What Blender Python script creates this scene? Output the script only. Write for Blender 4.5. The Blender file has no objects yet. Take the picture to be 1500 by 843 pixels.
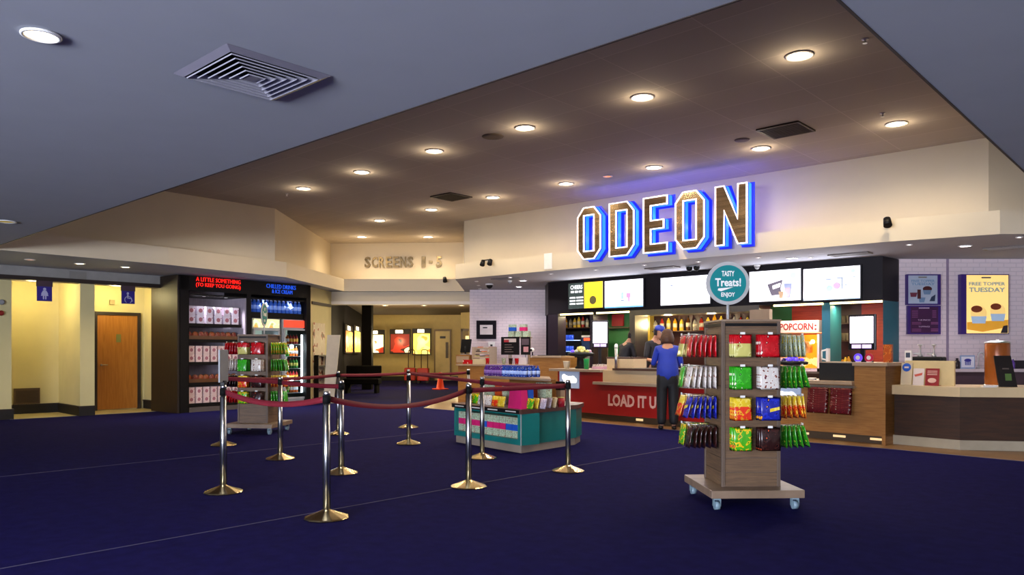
import bpy, bmesh, math, random
from mathutils import Vector, Matrix
from mathutils.geometry import tessellate_polygon
R = math.radians
random.seed(7)
SC = bpy.context.scene
COL = SC.collection

# ---------------------------------------------------------------- camera, world, exposure
CAMH, HOR, CX, FPX = 1.3, 515.0, 750.0, 1123.7
TH = math.atan(1035 / FPX)                    # heading of the camera, left of world +Y
CT, ST = math.cos(TH), math.sin(TH)
cam = bpy.data.cameras.new('camera')
camo = bpy.data.objects.new('camera', cam)
COL.objects.link(camo)
camo.location = (0, 0, CAMH)
camo.rotation_euler = (R(90), 0, TH)
cam.sensor_width = 36
cam.lens = 36 * FPX / 1500
cam.shift_y = (HOR - 421.5) / 1500
cam.clip_end = 200
SC.camera = camo
SC.view_settings.view_transform = 'Standard'
SC.view_settings.look = 'None'
SC.view_settings.gamma = 1
SC.view_settings.use_curve_mapping = False
SC.view_settings.exposure = 0.0
w = bpy.data.worlds.new('world')
SC.world = w
w.use_nodes = True
w.node_tree.nodes['Background'].inputs[0].default_value = (0.45, 0.58, 1.0, 1)
w.node_tree.nodes['Background'].inputs[1].default_value = 0.25

def area(name, loc, rot, sx, sy, power, col, spread=180):
    l = bpy.data.lights.new(name, 'AREA'); l.shape = 'RECTANGLE'; l.size = sx; l.size_y = sy
    l.energy = power; l.color = col; l.spread = R(spread)
    o = bpy.data.objects.new(name, l); COL.objects.link(o); o.location = loc; o.rotation_euler = rot
    return o
# daylight through the glazed entrance behind the camera
DAY = area('entrance_daylight', (1.0, -8.6, 1.3), (R(146), 0, R(-6)), 11.0, 2.0, 6500, (0.78, 0.84, 1.0))

# ---------------------------------------------------------------- helpers
def lin(c):
    return c / 12.92 if c <= 0.04045 else ((c + 0.055) / 1.055) ** 2.4
def rgb(h):
    if isinstance(h, str):
        h = h.lstrip('#'); return tuple(lin(int(h[i:i + 2], 16) / 255) for i in (0, 2, 4)) + (1,)
    return tuple(h) + ((1,) if len(h) == 3 else ())
MATS = {}
def mat(name, col, rough=0.6, metal=0.0, em=None, es=0.0, var=0.06, vs=6.0, bump=0.0, bs=40.0, spec=0.5, alpha=1.0, trans=0.0, stretch=None):
    if name in MATS: return MATS[name]
    m = bpy.data.materials.new(name); MATS[name] = m; m.use_nodes = True
    nt = m.node_tree; b = nt.nodes['Principled BSDF']; c = rgb(col)
    b.inputs['Roughness'].default_value = rough; b.inputs['Metallic'].default_value = metal
    b.inputs['Specular IOR Level'].default_value = spec
    b.inputs['Base Color'].default_value = c
    tc = nt.nodes.new('ShaderNodeTexCoord')
    src = tc.outputs['Object']
    if stretch:
        mp = nt.nodes.new('ShaderNodeMapping'); mp.inputs['Scale'].default_value = stretch
        nt.links.new(src, mp.inputs['Vector']); src = mp.outputs[0]
    if var:
        n = nt.nodes.new('ShaderNodeTexNoise'); n.inputs['Scale'].default_value = vs; n.inputs['Detail'].default_value = 4
        nt.links.new(src, n.inputs['Vector'])
        r = nt.nodes.new('ShaderNodeValToRGB')
        r.color_ramp.elements[0].position = 0.3; r.color_ramp.elements[1].position = 0.7
        r.color_ramp.elements[0].color = tuple(x * (1 - var) for x in c[:3]) + (1,)
        r.color_ramp.elements[1].color = tuple(min(1, x * (1 + var)) for x in c[:3]) + (1,)
        nt.links.new(n.outputs[0], r.inputs[0]); nt.links.new(r.outputs[0], b.inputs['Base Color'])
    if bump:
        n2 = nt.nodes.new('ShaderNodeTexNoise'); n2.inputs['Scale'].default_value = bs
        nt.links.new(src, n2.inputs['Vector'])
        bp = nt.nodes.new('ShaderNodeBump'); bp.inputs['Strength'].default_value = bump; bp.inputs['Distance'].default_value = 0.01
        nt.links.new(n2.outputs[0], bp.inputs['Height']); nt.links.new(bp.outputs[0], b.inputs['Normal'])
    if em is not None:
        b.inputs['Emission Color'].default_value = rgb(em); b.inputs['Emission Strength'].default_value = es
    if alpha < 1: b.inputs['Alpha'].default_value = alpha
    if trans: b.inputs['Transmission Weight'].default_value = trans; b.inputs['IOR'].default_value = 1.05
    return m
def wood(name, c1, c2, rough=0.45, sc=(1.2, 1.2, 14), vs=3.0):
    if name in MATS: return MATS[name]
    m = mat(name, c1, rough, var=0)
    nt = m.node_tree; b = nt.nodes['Principled BSDF']
    tc = nt.nodes.new('ShaderNodeTexCoord'); mp = nt.nodes.new('ShaderNodeMapping'); mp.inputs['Scale'].default_value = sc
    n = nt.nodes.new('ShaderNodeTexNoise'); n.inputs['Scale'].default_value = vs; n.inputs['Detail'].default_value = 8; n.inputs['Distortion'].default_value = 0.6
    r = nt.nodes.new('ShaderNodeValToRGB'); r.color_ramp.elements[0].color = rgb(c2); r.color_ramp.elements[1].color = rgb(c1)
    r.color_ramp.elements[0].position = 0.3; r.color_ramp.elements[1].position = 0.68
    nt.links.new(tc.outputs['Object'], mp.inputs[0]); nt.links.new(mp.outputs[0], n.inputs['Vector'])
    nt.links.new(n.outputs[0], r.inputs[0]); nt.links.new(r.outputs[0], b.inputs['Base Color'])
    return m
def pattern(name, cols, scale=18, rough=0.3, es=0.0, metal=0.0):
    """printed film or picture: flat islands of a few colours"""
    if name in MATS: return MATS[name]
    m = mat(name, cols[0], rough, metal, var=0)
    nt = m.node_tree; b = nt.nodes['Principled BSDF']
    tc = nt.nodes.new('ShaderNodeTexCoord'); n = nt.nodes.new('ShaderNodeTexNoise'); n.inputs['Scale'].default_value = scale
    n.inputs['Detail'].default_value = 1.0
    r = nt.nodes.new('ShaderNodeValToRGB'); r.color_ramp.interpolation = 'CONSTANT'
    k = len(cols); e = r.color_ramp.elements
    e[0].position = 0; e[0].color = rgb(cols[0])
    pos = [0.0, 0.52, 0.6, 0.67][:k] if k <= 4 else [i / k for i in range(k)]
    e[1].position = pos[1]; e[1].color = rgb(cols[1])
    for i in range(2, k):
        q = e.new(pos[i]); q.color = rgb(cols[i])
    nt.links.new(tc.outputs['Object'], n.inputs['Vector']); nt.links.new(n.outputs[0], r.inputs[0]); nt.links.new(r.outputs[0], b.inputs['Base Color'])
    if es:
        nt.links.new(r.outputs[0], b.inputs['Emission Color']); b.inputs['Emission Strength'].default_value = es
    return m
def brickmat(name, c1, mortar, bw, bh, ms, rough=0.6, bump=0.3, c2=None, offset=0.5, rotx=0.0, rotz=0.0, freq=2):
    m = mat(name, c1, rough, var=0)
    nt = m.node_tree; b = nt.nodes['Principled BSDF']
    tc = nt.nodes.new('ShaderNodeTexCoord'); mp = nt.nodes.new('ShaderNodeMapping'); mp.inputs['Rotation'].default_value = (rotx, 0, rotz)
    t = nt.nodes.new('ShaderNodeTexBrick'); t.inputs['Scale'].default_value = 1; t.inputs['Brick Width'].default_value = bw
    t.inputs['Row Height'].default_value = bh; t.inputs['Mortar Size'].default_value = ms; t.inputs['Mortar Smooth'].default_value = 0.2
    t.inputs['Color1'].default_value = rgb(c1); t.inputs['Color2'].default_value = rgb(c2 or c1); t.inputs['Mortar'].default_value = rgb(mortar)
    t.offset = offset; t.offset_frequency = freq
    nt.links.new(tc.outputs['Object'], mp.inputs[0]); nt.links.new(mp.outputs[0], t.inputs['Vector'])
    nt.links.new(t.outputs['Color'], b.inputs['Base Color'])
    if bump:
        bp = nt.nodes.new('ShaderNodeBump'); bp.inputs['Strength'].default_value = bump; bp.inputs['Distance'].default_value = 0.006; bp.invert = True
        nt.links.new(t.outputs['Fac'], bp.inputs['Height']); nt.links.new(bp.outputs[0], b.inputs['Normal'])
    return m

_TXT = {}
def textdata(s, off=0.0, spacing=1.0):
    k = (s, off, spacing)
    if k not in _TXT:
        cu = bpy.data.curves.new('t', 'FONT'); cu.body = s; cu.offset = off; cu.size = 1; cu.resolution_u = 2; cu.space_character = spacing
        o = bpy.data.objects.new('t', cu); COL.objects.link(o)
        bpy.context.view_layer.update()
        me = bpy.data.meshes.new_from_object(o)
        vs = [v.co.copy() for v in me.vertices]; fs = [tuple(p.vertices) for p in me.polygons]
        _TXT[k] = (vs, fs)
        bpy.data.objects.remove(o); bpy.data.meshes.remove(me); bpy.data.curves.remove(cu)
    return _TXT[k]

class M:
    """collects shapes, links them as ONE mesh object"""
    def __init__(s): s.v = []; s.f = []; s.mi = []; s.ms = []; s.sm = []
    def _m(s, m):
        if m not in s.ms: s.ms.append(m)
        return s.ms.index(m)
    def add(s, vs, fs, m, smooth=False, T=None):
        b = len(s.v); k = s._m(m)
        for v in vs:
            v = Vector(v)
            s.v.append(T @ v if T is not None else v)
        for f in fs:
            s.f.append(tuple(b + i for i in f)); s.mi.append(k); s.sm.append(smooth)
        return s
    def box(s, x0, x1, y0, y1, z0, z1, m, T=None):
        vs = [(x, y, z) for z in (z0, z1) for y in (y0, y1) for x in (x0, x1)]
        return s.add(vs, [(0, 2, 3, 1), (4, 5, 7, 6), (0, 1, 5, 4), (2, 6, 7, 3), (0, 4, 6, 2), (1, 3, 7, 5)], m, T=T)
    def cyl(s, p0, p1, r0, m, r1=None, n=14, caps=True, smooth=True):
        p0 = Vector(p0); p1 = Vector(p1); r1 = r0 if r1 is None else r1
        d = (p1 - p0).normalized(); a = Vector((0, 0, 1)) if abs(d.z) < 0.9 else Vector((1, 0, 0))
        u = d.cross(a).normalized(); w_ = d.cross(u)
        vs = []
        for p, r in ((p0, r0), (p1, r1)):
            for i in range(n):
                t = 2 * math.pi * i / n; vs.append(p + (u * math.cos(t) + w_ * math.sin(t)) * r)
        fs = [(i, i + n, (i + 1) % n + n, (i + 1) % n) for i in range(n)]
        s.add(vs, fs, m, smooth)
        if caps:
            s.add(vs[:n], [tuple(range(n))], m); s.add(vs[n:], [tuple(reversed(range(n)))], m)
        return s
    def lathe(s, prof, m, n=20, c=(0, 0, 0), smooth=True, T=None, sx=1, sy=1):
        vs = []
        for r, z in prof:
            for i in range(n):
                t = 2 * math.pi * i / n; vs.append((c[0] + r * math.cos(t) * sx, c[1] + r * math.sin(t) * sy, c[2] + z))
        fs = []
        for j in range(len(prof) - 1):
            for i in range(n):
                a = j * n + i; b = j * n + (i + 1) % n; fs.append((a, b, b + n, a + n))
        s.add(vs, fs, m, smooth, T)
        if prof[0][0] > 1e-4: s.add(vs[:n], [tuple(reversed(range(n)))], m, T=T)
        if prof[-1][0] > 1e-4: s.add(vs[-n:], [tuple(range(n))], m, T=T)
        return s
    def prism(s, poly, a0, a1, m, axis='y', T=None, holes=None):
        """poly in the plane across `axis`, extruded a0..a1"""
        def P(p, a): return {'y': (p[0], a, p[1]), 'z': (p[0], p[1], a), 'x': (a, p[0], p[1])}[axis]
        loops = [poly] + (holes or [])
        tri = tessellate_polygon([[Vector((p[0], p[1], 0)) for p in l] for l in loops])
        flat = [p for l in loops for p in l]; n = len(flat)
        vs = [P(p, a0) for p in flat] + [P(p, a1) for p in flat]
        fs = [tuple(t) for t in tri] + [tuple(n + i for i in reversed(t)) for t in tri]
        b = 0
        for l in loops:
            k = len(l)
            for i in range(k):
                j = (i + 1) % k; fs.append((b + i, b + j, b + j + n, b + i + n))
            b += k
        return s.add(vs, fs, m, T=T)
    def sheet(s, poly, z, m, holes=None):
        loops = [poly] + (holes or [])
        tri = tessellate_polygon([[Vector((p[0], p[1], 0)) for p in l] for l in loops])
        flat = [p for l in loops for p in l]
        return s.add([(p[0], p[1], z) for p in flat], [tuple(t) for t in tri], m)
    def wallstrip(s, pts, z0, z1, m, th=0.0):
        for (a, b) in zip(pts[:-1], pts[1:]):
            s.add([(a[0], a[1], z0), (b[0], b[1], z0), (b[0], b[1], z1), (a[0], a[1], z1)], [(0, 1, 2, 3)], m)
        return s
    def tube(s, pts, r, m, n=8):
        for a, b in zip(pts[:-1], pts[1:]): s.cyl(a, b, r, m, n=n, caps=True)
        return s
    def ball(s, c, r, m, n=14, sz=1.0, T=None, sx=1, sy=1):
        pr = [(max(1e-5, r * math.sin(math.pi * i / 8)), -r * sz * math.cos(math.pi * i / 8)) for i in range(9)]
        return s.lathe(pr, m, n, c, True, T, sx, sy)
    def surf(s, fn, nu, nv, m, smooth=True, mf=None):
        """fn(u,v)->point; mf(u,v)->material"""
        b = [[fn(i / nu, j / nv) for i in range(nu + 1)] for j in range(nv + 1)]
        flat = [p for r in b for p in r]
        if mf is None:
            return s.add(flat, [(j * (nu + 1) + i, j * (nu + 1) + i + 1, (j + 1) * (nu + 1) + i + 1, (j + 1) * (nu + 1) + i) for j in range(nv) for i in range(nu)], m, smooth)
        base = len(s.v); s.v += [Vector(p) for p in flat]
        for j in range(nv):
            for i in range(nu):
                q = (j * (nu + 1) + i, j * (nu + 1) + i + 1, (j + 1) * (nu + 1) + i + 1, (j + 1) * (nu + 1) + i)
                s.f.append(tuple(base + k for k in q)); s.mi.append(s._m(mf((i + .5) / nu, (j + .5) / nv))); s.sm.append(smooth)
        return s
    def text(s, body, x0, x1, z0, z1, y, m, depth=0.004, off=0.0, T=None, keep=False, spacing=1.0, mirror=False):
        """letters in the xz plane facing -y, fitted to the box"""
        vs, fs = textdata(body, off, spacing)
        if not vs: return s
        ax = min(v.x for v in vs); bx = max(v.x for v in vs); az = min(v.y for v in vs); bz = max(v.y for v in vs)
        kx = (x1 - x0) / (bx - ax); kz = (z1 - z0) / (bz - az)
        if keep: kx = kz = min(kx, kz)
        ox = (x0 + x1) / 2 - (ax + bx) / 2 * kx; oz = (z0 + z1) / 2 - (az + bz) / 2 * kz
        fr = [(v.x * kx + ox, y - depth, v.y * kz + oz) for v in vs]
        s.add(fr, fs, m, T=T)
        # side walls from boundary edges
        cnt = {}
        for f in fs:
            for i in range(len(f)):
                a, b = f[i], f[(i + 1) % len(f)]; cnt[(a, b)] = 1
        n = len(fr); allv = fr + [(p[0], y, p[2]) for p in fr]
        s.add(allv, [(b, a, a + n, b + n) for (a, b) in cnt if (b, a) not in cnt], m, T=T)
        return s
    def mesh(s, name):
        me = bpy.data.meshes.new(name); me.from_pydata([tuple(v) for v in s.v], [], s.f)
        for m in s.ms: me.materials.append(m)
        me.polygons.foreach_set('material_index', s.mi); me.polygons.foreach_set('use_smooth', s.sm)
        bm = bmesh.new(); bm.from_mesh(me); bmesh.ops.remove_doubles(bm, verts=bm.verts, dist=1e-5)
        bmesh.ops.recalc_face_normals(bm, faces=bm.faces); bm.to_mesh(me); bm.free()
        me.update(); return me
    def build(s, name, parent=None, bevel=0.0, label=None, solid=0.0):
        o = bpy.data.objects.new(name, s.mesh(name)); COL.objects.link(o)
        if parent is not None: o.parent = parent
        if solid:
            md = o.modifiers.new('solidify', 'SOLIDIFY'); md.thickness = solid; md.offset = 0
        if bevel:
            md = o.modifiers.new('bevel', 'BEVEL'); md.width = bevel; md.segments = 2; md.limit_method = 'ANGLE'; md.angle_limit = R(40)
        if label: o['label'] = label
        return o

def ray(px, py):
    x = (px - CX) / FPX
    return Vector((x * CT - ST, x * ST + CT, (HOR - py) / FPX))
def floor_at(px, py, z=0.0):
    d = ray(px, py); t = (z - CAMH) / d.z; return (d.x * t, d.y * t)
def deep(px, depth):
    d = ray(px, HOR); return (d.x * depth, d.y * depth)
class Fr:
    """a vertical reference frame standing in the hall: x along it, y into it"""
    def __init__(s, ox, oy, ang): s.o = (ox, oy); s.a = ang; s.c = math.cos(ang); s.s = math.sin(ang)
    def w(s, x, y=0.0): return (s.o[0] + x * s.c - y * s.s, s.o[1] + x * s.s + y * s.c)
    def at(s, px, py, y=0.0):
        d = ray(px, py)                     # local y of the ray: t*(d . n) = o.n + y
        n = (-s.s, s.c); t = (s.o[0] * n[0] + s.o[1] * n[1] + y) / (d.x * n[0] + d.y * n[1])
        X = d.x * t - s.o[0]; Y = d.y * t - s.o[1]
        return (X * s.c + Y * s.s, CAMH + d.z * t)
    def x(s, px, y=0.0): return s.at(px, HOR, y)[0]
    def z(s, px, py, y=0.0): return s.at(px, py, y)[1]
def frontal(px, depth, extra=0.0):
    o = deep(px, depth); return Fr(o[0], o[1], TH + extra)
def line(a, b):
    return Fr(a[0], a[1], math.atan2(b[1] - a[1], b[0] - a[0]))
WORLD = Fr(0, 0, 0)

def tag(o, label=None, cat=None, group=None, kind=None):
    if label: o['label'] = label
    if cat: o['category'] = cat
    if group: o['group'] = group
    if kind: o['kind'] = kind
    return o
def thing(name, label, cat, fr=WORLD, x=0, y=0, z=0, rz=0.0, group=None):
    o = bpy.data.objects.new(name, None); COL.objects.link(o); o.empty_display_size = 0.1
    p = fr.w(x, y); o.location = (p[0], p[1], z); o.rotation_euler = (0, 0, fr.a + rz)
    return tag(o, label, cat, group)
def put(o, fr, x=0, y=0, z=0, rz=0.0):
    p = fr.w(x, y); o.location = (p[0], p[1], z); o.rotation_euler = (0, 0, fr.a + rz); return o
def single(m, name, label, cat, fr=WORLD, x=0, y=0, z=0, rz=0.0, group=None, bevel=0.0, solid=0.0):
    return tag(put(m.build(name, bevel=bevel, solid=solid), fr, x, y, z, rz), label, cat, group)
KIDS = {}
def dup(o, fr, x=0, y=0, z=0, rz=0.0, label=None, group=None):
    c = o.copy(); COL.objects.link(c); put(c, fr, x, y, z, rz)
    if label: c['label'] = label
    if group: c['group'] = group
    for ch in list(o.children):
        if ch.type == 'LIGHT' or ch.type == 'MESH' or ch.type == 'EMPTY':
            d = ch.copy(); COL.objects.link(d); d.parent = c
            for g in list(ch.children):
                e = g.copy(); COL.objects.link(e); e.parent = d
    return c
def struct(m, name):
    o = m.build(name); o['kind'] = 'structure'; return o
def lamp_spot(parent, z, power, col, ang=110, r=0.05, blend=0.6):
    l = bpy.data.lights.new('lamp', 'SPOT'); l.energy = power; l.color = col; l.spot_size = R(ang); l.spot_blend = blend; l.shadow_soft_size = r
    o = bpy.data.objects.new('lamp', l); COL.objects.link(o); o.parent = parent; o.location = (0, 0, z); return o
def lamp_point(parent, loc, power, col, r=0.05):
    l = bpy.data.lights.new('lamp', 'POINT'); l.energy = power; l.color = col; l.shadow_soft_size = r
    o = bpy.data.objects.new('lamp', l); COL.objects.link(o); o.parent = parent; o.location = loc; return o
# ---------------------------------------------------------------- materials of the hall
ZS, ZC = 2.92, 4.40
PLASTER = mat('cream plaster', '#cfc2a8', 0.75, var=0.03, vs=1.5)
PLASTERB = mat('white paint', '#e4dcd2', 0.7, var=0.03, vs=1.5)
CEIL = mat('ceiling paint', '#a9abb4', 0.85, var=0.02, vs=3)
SOFF = mat('soffit paint', '#cfc8c4', 0.8, var=0.02, vs=3)
NOOKW = mat('cream wall paint', '#d2c690', 0.7, var=0.04, vs=2)
TILE = brickmat('ceiling tiles', '#b6aca0', '#c9beb2', 1.2, 0.6, 0.006, 0.9, 0.15, offset=0.0, c2='#b0a598')
CARPET = mat('navy carpet', '#19164a', 0.95, var=0.16, vs=9, bump=0.5, bs=260, spec=0.04)
SEAM = mat('carpet seam', '#47435f', 0.9, var=0.2, vs=3)
VINYL = brickmat('oak vinyl', '#8c6a44', '#6a5036', 1.1, 0.14, 0.002, 0.4, 0.1, c2='#7f6040')
NOOKF = mat('nook vinyl', '#b5a878', 0.45, var=0.06, vs=3)
SKIRT = mat('dark skirting', '#14110f', 0.5)
BRONZE = mat('brown trim', '#2a1e18', 0.5)
DARKW = mat('dark lobby paint', '#0e0a12', 0.8, spec=.1)
BRICKW = brickmat('white painted brick', '#e0d0d4', '#cfc0c6', 0.215, 0.075, 0.008, 0.6, 0.45, rotx=R(90))
GREYP = mat('grey panel', '#928f8a', 0.8)
LOBBYW = mat('lobby cream', '#c9b176', 0.75, var=0.04)
GLASSW = mat('entrance frame', '#5a5c60', 0.4)

hole = [(-1.28, 3.3), (-14.3, 3.3), (-14.45, 6.2), (-15.0, 9.0), (-17.35, 12.15), (-14.95, 14.35), (-12.6, 11.8), (-9.95, 11.85), (-3.59, 12.1), (-2.22, 12.35), (-1.28, 13.2)]
upper = [(-1.28, 3.3), (-14.95, 3.3), (-15.05, 8.75), (-18.8, 12.7), (-15.8, 15.1), (-13.2, 12.65), (-2.45, 12.85), (-1.28, 13.95)]
OUT = [(-46, -9), (7, -9), (7, 46), (-46, 46)]
# floors
c = M()
vin = [(-13.42, 11.57), (-8.68, 11.3), (-4.63, 10.92), (-3.2, 10.9), (-1.5, 10.72), (7, 10.7), (7, 24), (-16, 24), (-17.6, 16.9)]
nookp = [(-16.9, 4.26), (-16.86, 7.2), (-18.3, 7.2), (-18.3, 4.3)]
c.sheet(OUT, 0, CARPET, [vin, nookp])
c.box(-5.36, -5.345, -4, 10.98, 0, 0.0015, SEAM); c.box(-9.285, -9.27, -4, 11.3, 0, 0.0015, SEAM)
struct(c, 'floor')
c = M(); c.sheet(vin, 0.002, VINYL); c.sheet(nookp, 0.002, NOOKF)
struct(c, 'floor')
# lower ceiling with the opening of the recess, and the recess above it
c = M(); c.sheet(OUT, ZS, CEIL, [hole]); struct(c, 'ceiling')
c = M(); c.sheet([(-1.28, 3.3)] + upper[1:], ZC, TILE)
struct(c, 'ceiling')
c = M()
band = hole[1:]
c.wallstrip(band, ZS, ZS + 0.33, PLASTER)
for (a, b, d, e) in zip(band[:-1], band[1:], (upper[1], (-15.0, 6.2), upper[2], upper[3], upper[4], upper[5], (-10.2, 12.72), (-3.6, 12.82), upper[6]), ((-15.0, 6.2), upper[2], upper[3], upper[4], upper[5], (-10.2, 12.72), (-3.6, 12.82), upper[6], upper[7])):
    c.add([(a[0], a[1], ZS + .33), (b[0], b[1], ZS + .33), (e[0], e[1], ZS + .33), (d[0], d[1], ZS + .33)], [(0, 1, 2, 3)], PLASTER)
struct(c, 'trim_1')
c = M(); c.wallstrip(upper[1:], ZS + 0.33, ZC, PLASTER); struct(c, 'wall_recess')
c = M(); c.wallstrip([upper[-1], (-1.28, 3.3), (-14.95, 3.3)], ZS, ZC, TILE); struct(c, 'wall_recess_front')
c = M(); c.box(-14.3, -1.28, 3.3, 3.315, ZS - .004, ZS + .03, BRONZE); c.box(-1.295, -1.28, 3.3, 13.2, ZS - .004, ZS + .05, BRONZE); struct(c, 'trim_2')
# lower bulkhead over the way to the screens
F0 = deep(497, 20.9); F1 = deep(690, 20.9)
bf = line(F0, F1)
c = M(); T = Matrix.Translation((F0[0], F0[1], 0)) @ Matrix.Rotation(bf.a, 4, 'Z')
L = math.dist(F0, F1)
c.box(-.9, L + .2, 0, 0.35, 2.66, ZS, PLASTER, T); c.box(-.9, L + .2, -.03, 0.35, 2.58, 2.66, PLASTERB, T); struct(c, 'trim_3')
# toilet nook on the left
c = M()
c.wallstrip([(-16.95, -9), (-16.95, 4.3), (-18.25, 4.3), (-18.25, 5.5), (-16.8, 5.45), (-16.8, 5.72), (-18.05, 5.78), (-18.05, 7.2), (-16.8, 7.2), (-16.8, 7.5), (-17.3, 7.6), (-17.4, 10.5), (-16.6, 10.5), (-17.76, 12.02), (-19.3, 12.6)], 0, ZS, NOOKW)
struct(c, 'wall_left')
c = M(); c.box(-16.95, -16.72, -9, 7.3, 2.74, ZS, GREYP); c.box(-18.3, -16.9, 4.3, 7.2, 2.745, 2.76, SOFF); struct(c, 'wall_left_header')
c = M(); c.box(-16.97, -16.70, -9, 7.3, 2.66, 2.74, BRONZE); struct(c, 'trim_4')
c = M()
sk = [(-16.95, -9), (-16.95, 4.3), (-18.25, 4.3), (-18.25, 5.5), (-16.8, 5.45), (-16.8, 5.72)]
def skirt(c, pts, h, th, cap):
    for a, b in zip(pts[:-1], pts[1:]):
        f = line(a, b); LL = math.dist(a, b); T = Matrix.Translation((a[0], a[1], 0)) @ Matrix.Rotation(f.a, 4, 'Z')
        c.box(-th, LL, -th, 0, 0, h, SKIRT, T); c.box(-th, LL, -th - .01, 0, h, h + .03, cap, T)
skirt(c, sk, 0.17, 0.03, BRONZE); skirt(c, [(-18.05, 7.2), (-16.8, 7.2), (-16.8, 7.32)], 0.17, 0.03, BRONZE)
struct(c, 'baseboard_left')
c = M(); c.sheet([F0, F1, deep(720, 34.5), deep(500, 34.5), deep(470, 22)], ZS - .006, mat('brown lobby ceiling', '#4a3a2c', .8)); struct(c, 'ceiling')
# walls of the lobby to the screens
D0 = deep(482, 21.5); D1 = deep(531, 33.95)
c = M(); c.wallstrip([(-19.3, 12.6), D0, D1], 0, ZS, DARKW); struct(c, 'wall_lobby_left')
D2 = deep(675, 34); D3 = deep(720, 31)
c = M(); c.wallstrip([D1, D2, deep(675, 32), D3], 0, ZS, LOBBYW); struct(c, 'wall_lobby_back')
D4 = deep(688, 20.2); D5 = deep(797, 20.2)
fw = frontal(688, 20.2)
def T2(fr, z=0): return Matrix.Translation((fr.o[0], fr.o[1], z)) @ Matrix.Rotation(fr.a, 4, 'Z')
m = M(); W_ = fw.x(800)
m.box(0, W_ + 1.0, 0, .2, 0, ZS, BRICKW)
o = put(m.build('wall_white'), fw); o['kind'] = 'structure'
# white brick wall behind the ice cream counter
fi = frontal(1318, 13.45); m = M(); m.box(-.15, 4.3, 0, .2, 0, ZS, BRICKW); m.box(fi.x(1386), fi.x(1386) + .04, -.012, 0, 0, ZS, mat('lilac strip', '#8d7c93'))
o = put(m.build('wall_ice_cream'), fi); o['kind'] = 'structure'
# room behind the bar and the side of the hall out of frame
c = M(); c.wallstrip([(-13.0, 15.9), (-4.0, 15.9)], 0, ZS, DARKW); struct(c, 'wall_bar_back')
c = M(); c.wallstrip([fi.w(4.3), (3.6, 13.0), (3.6, -9)], 0, ZS, PLASTERB); struct(c, 'wall_right')
# glazed entrance behind the camera
m = M()
for x in (-16.9, -12, -8, -5, -3, -1, 1, 3, 3.6): m.box(x - .05, x + .05, -9.1, -9, 0, ZS, GLASSW)
for z in (0, 2.4, ZS - .1): m.box(-16.9, 3.6, -9.1, -9, z, z + .1, GLASSW)
struct(m, 'wall_front')
# ---------------------------------------------------------------- lamps, vents, signs on the walls
CHROME = mat('chrome', '#dadada', 0.28, 1.0, var=0)
STEEL = mat('brushed steel', '#a9a59d', 0.3, 1.0, var=0.05, vs=30, stretch=(1, 1, 0.1))
WHITEM = mat('white enamel', '#e6e4e0', 0.4)
BLACK = mat('black plastic', '#0a0a0c', 0.5, var=0.02, spec=.25)
GREYM = mat('grey enamel', '#8d8e90', 0.5)
WARM = (1.0, 0.80, 0.55); COOL = (1.0, 0.93, 0.95)
EWARM = mat('lit lamp', '#fff2d8', 0.5, em='#ffe9c0', es=14, var=0)
ECOOL = mat('lit halogen', '#ffffff', 0.5, em='#fff0f4', es=14, var=0)
EDIM = mat('dim lamp', '#ffb070', 0.5, em='#ff9a5c', es=1.0, var=0)
def downlight(r, em, power=0, col=WARM, ang=120, rim=WHITEM):
    m = M(); m.lathe([(r * 1.25, -.004), (r * 1.25, -.012), (r * 1.05, -.016), (r, -.006)], rim, 24)
    m2 = M(); m2.lathe([(r, -.008), (r * .5, -.011), (1e-4, -.012)], em, 20)
    t = bpy.data.objects.new('downlight', None); COL.objects.link(t)
    m.build('rim', t); m2.build('lamp_face', t)
    if power: lamp_spot(t, -.03, power, col, ang, r * .8)
    return t
rows = [[(1171, 81), (941, 142), (769, 187), (636, 221), (530, 252), (445, 276)],
        [(1313, 181), (1115, 217), (958, 245), (829, 269), (722, 289), (632, 307), (556, 323)], [(530, 347)], [(627, 347)]]
rn = ['front row', 'back row', 'left end by the chamfered wall', 'far end near the silver letters']
first = None
words = ['first', 'second', 'third', 'fourth', 'fifth', 'sixth', 'seventh']
for ri, rw in enumerate(rows):
    for k, p in enumerate(rw):
        x, y = floor_at(p[0], p[1], ZC)
        lab = ('round warm downlight in the raised brown ceiling, %s from the right in the %s' % (words[k], rn[ri])) if ri < 2 else 'round warm downlight in the raised brown ceiling, at the %s' % rn[ri]
        if first is None:
            first = downlight(0.115, EWARM, 138, WARM, 160); put(first, WORLD, x, y, ZC); tag(first, lab, 'light', 'downlights in the raised ceiling'); lamp_point(first, (0, 0, -.16), 5, WARM, .03)
        else: dup(first, WORLD, x, y, ZC, 0, lab)
x, y = floor_at(60, 50, ZS)
t = tag(put(downlight(0.075, EWARM, 60, WARM, 150), WORLD, x, y, ZS), 'large round downlight in the blue-grey ceiling near the big air vent', 'light')
x, y = floor_at(-5, 325, ZS)
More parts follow.
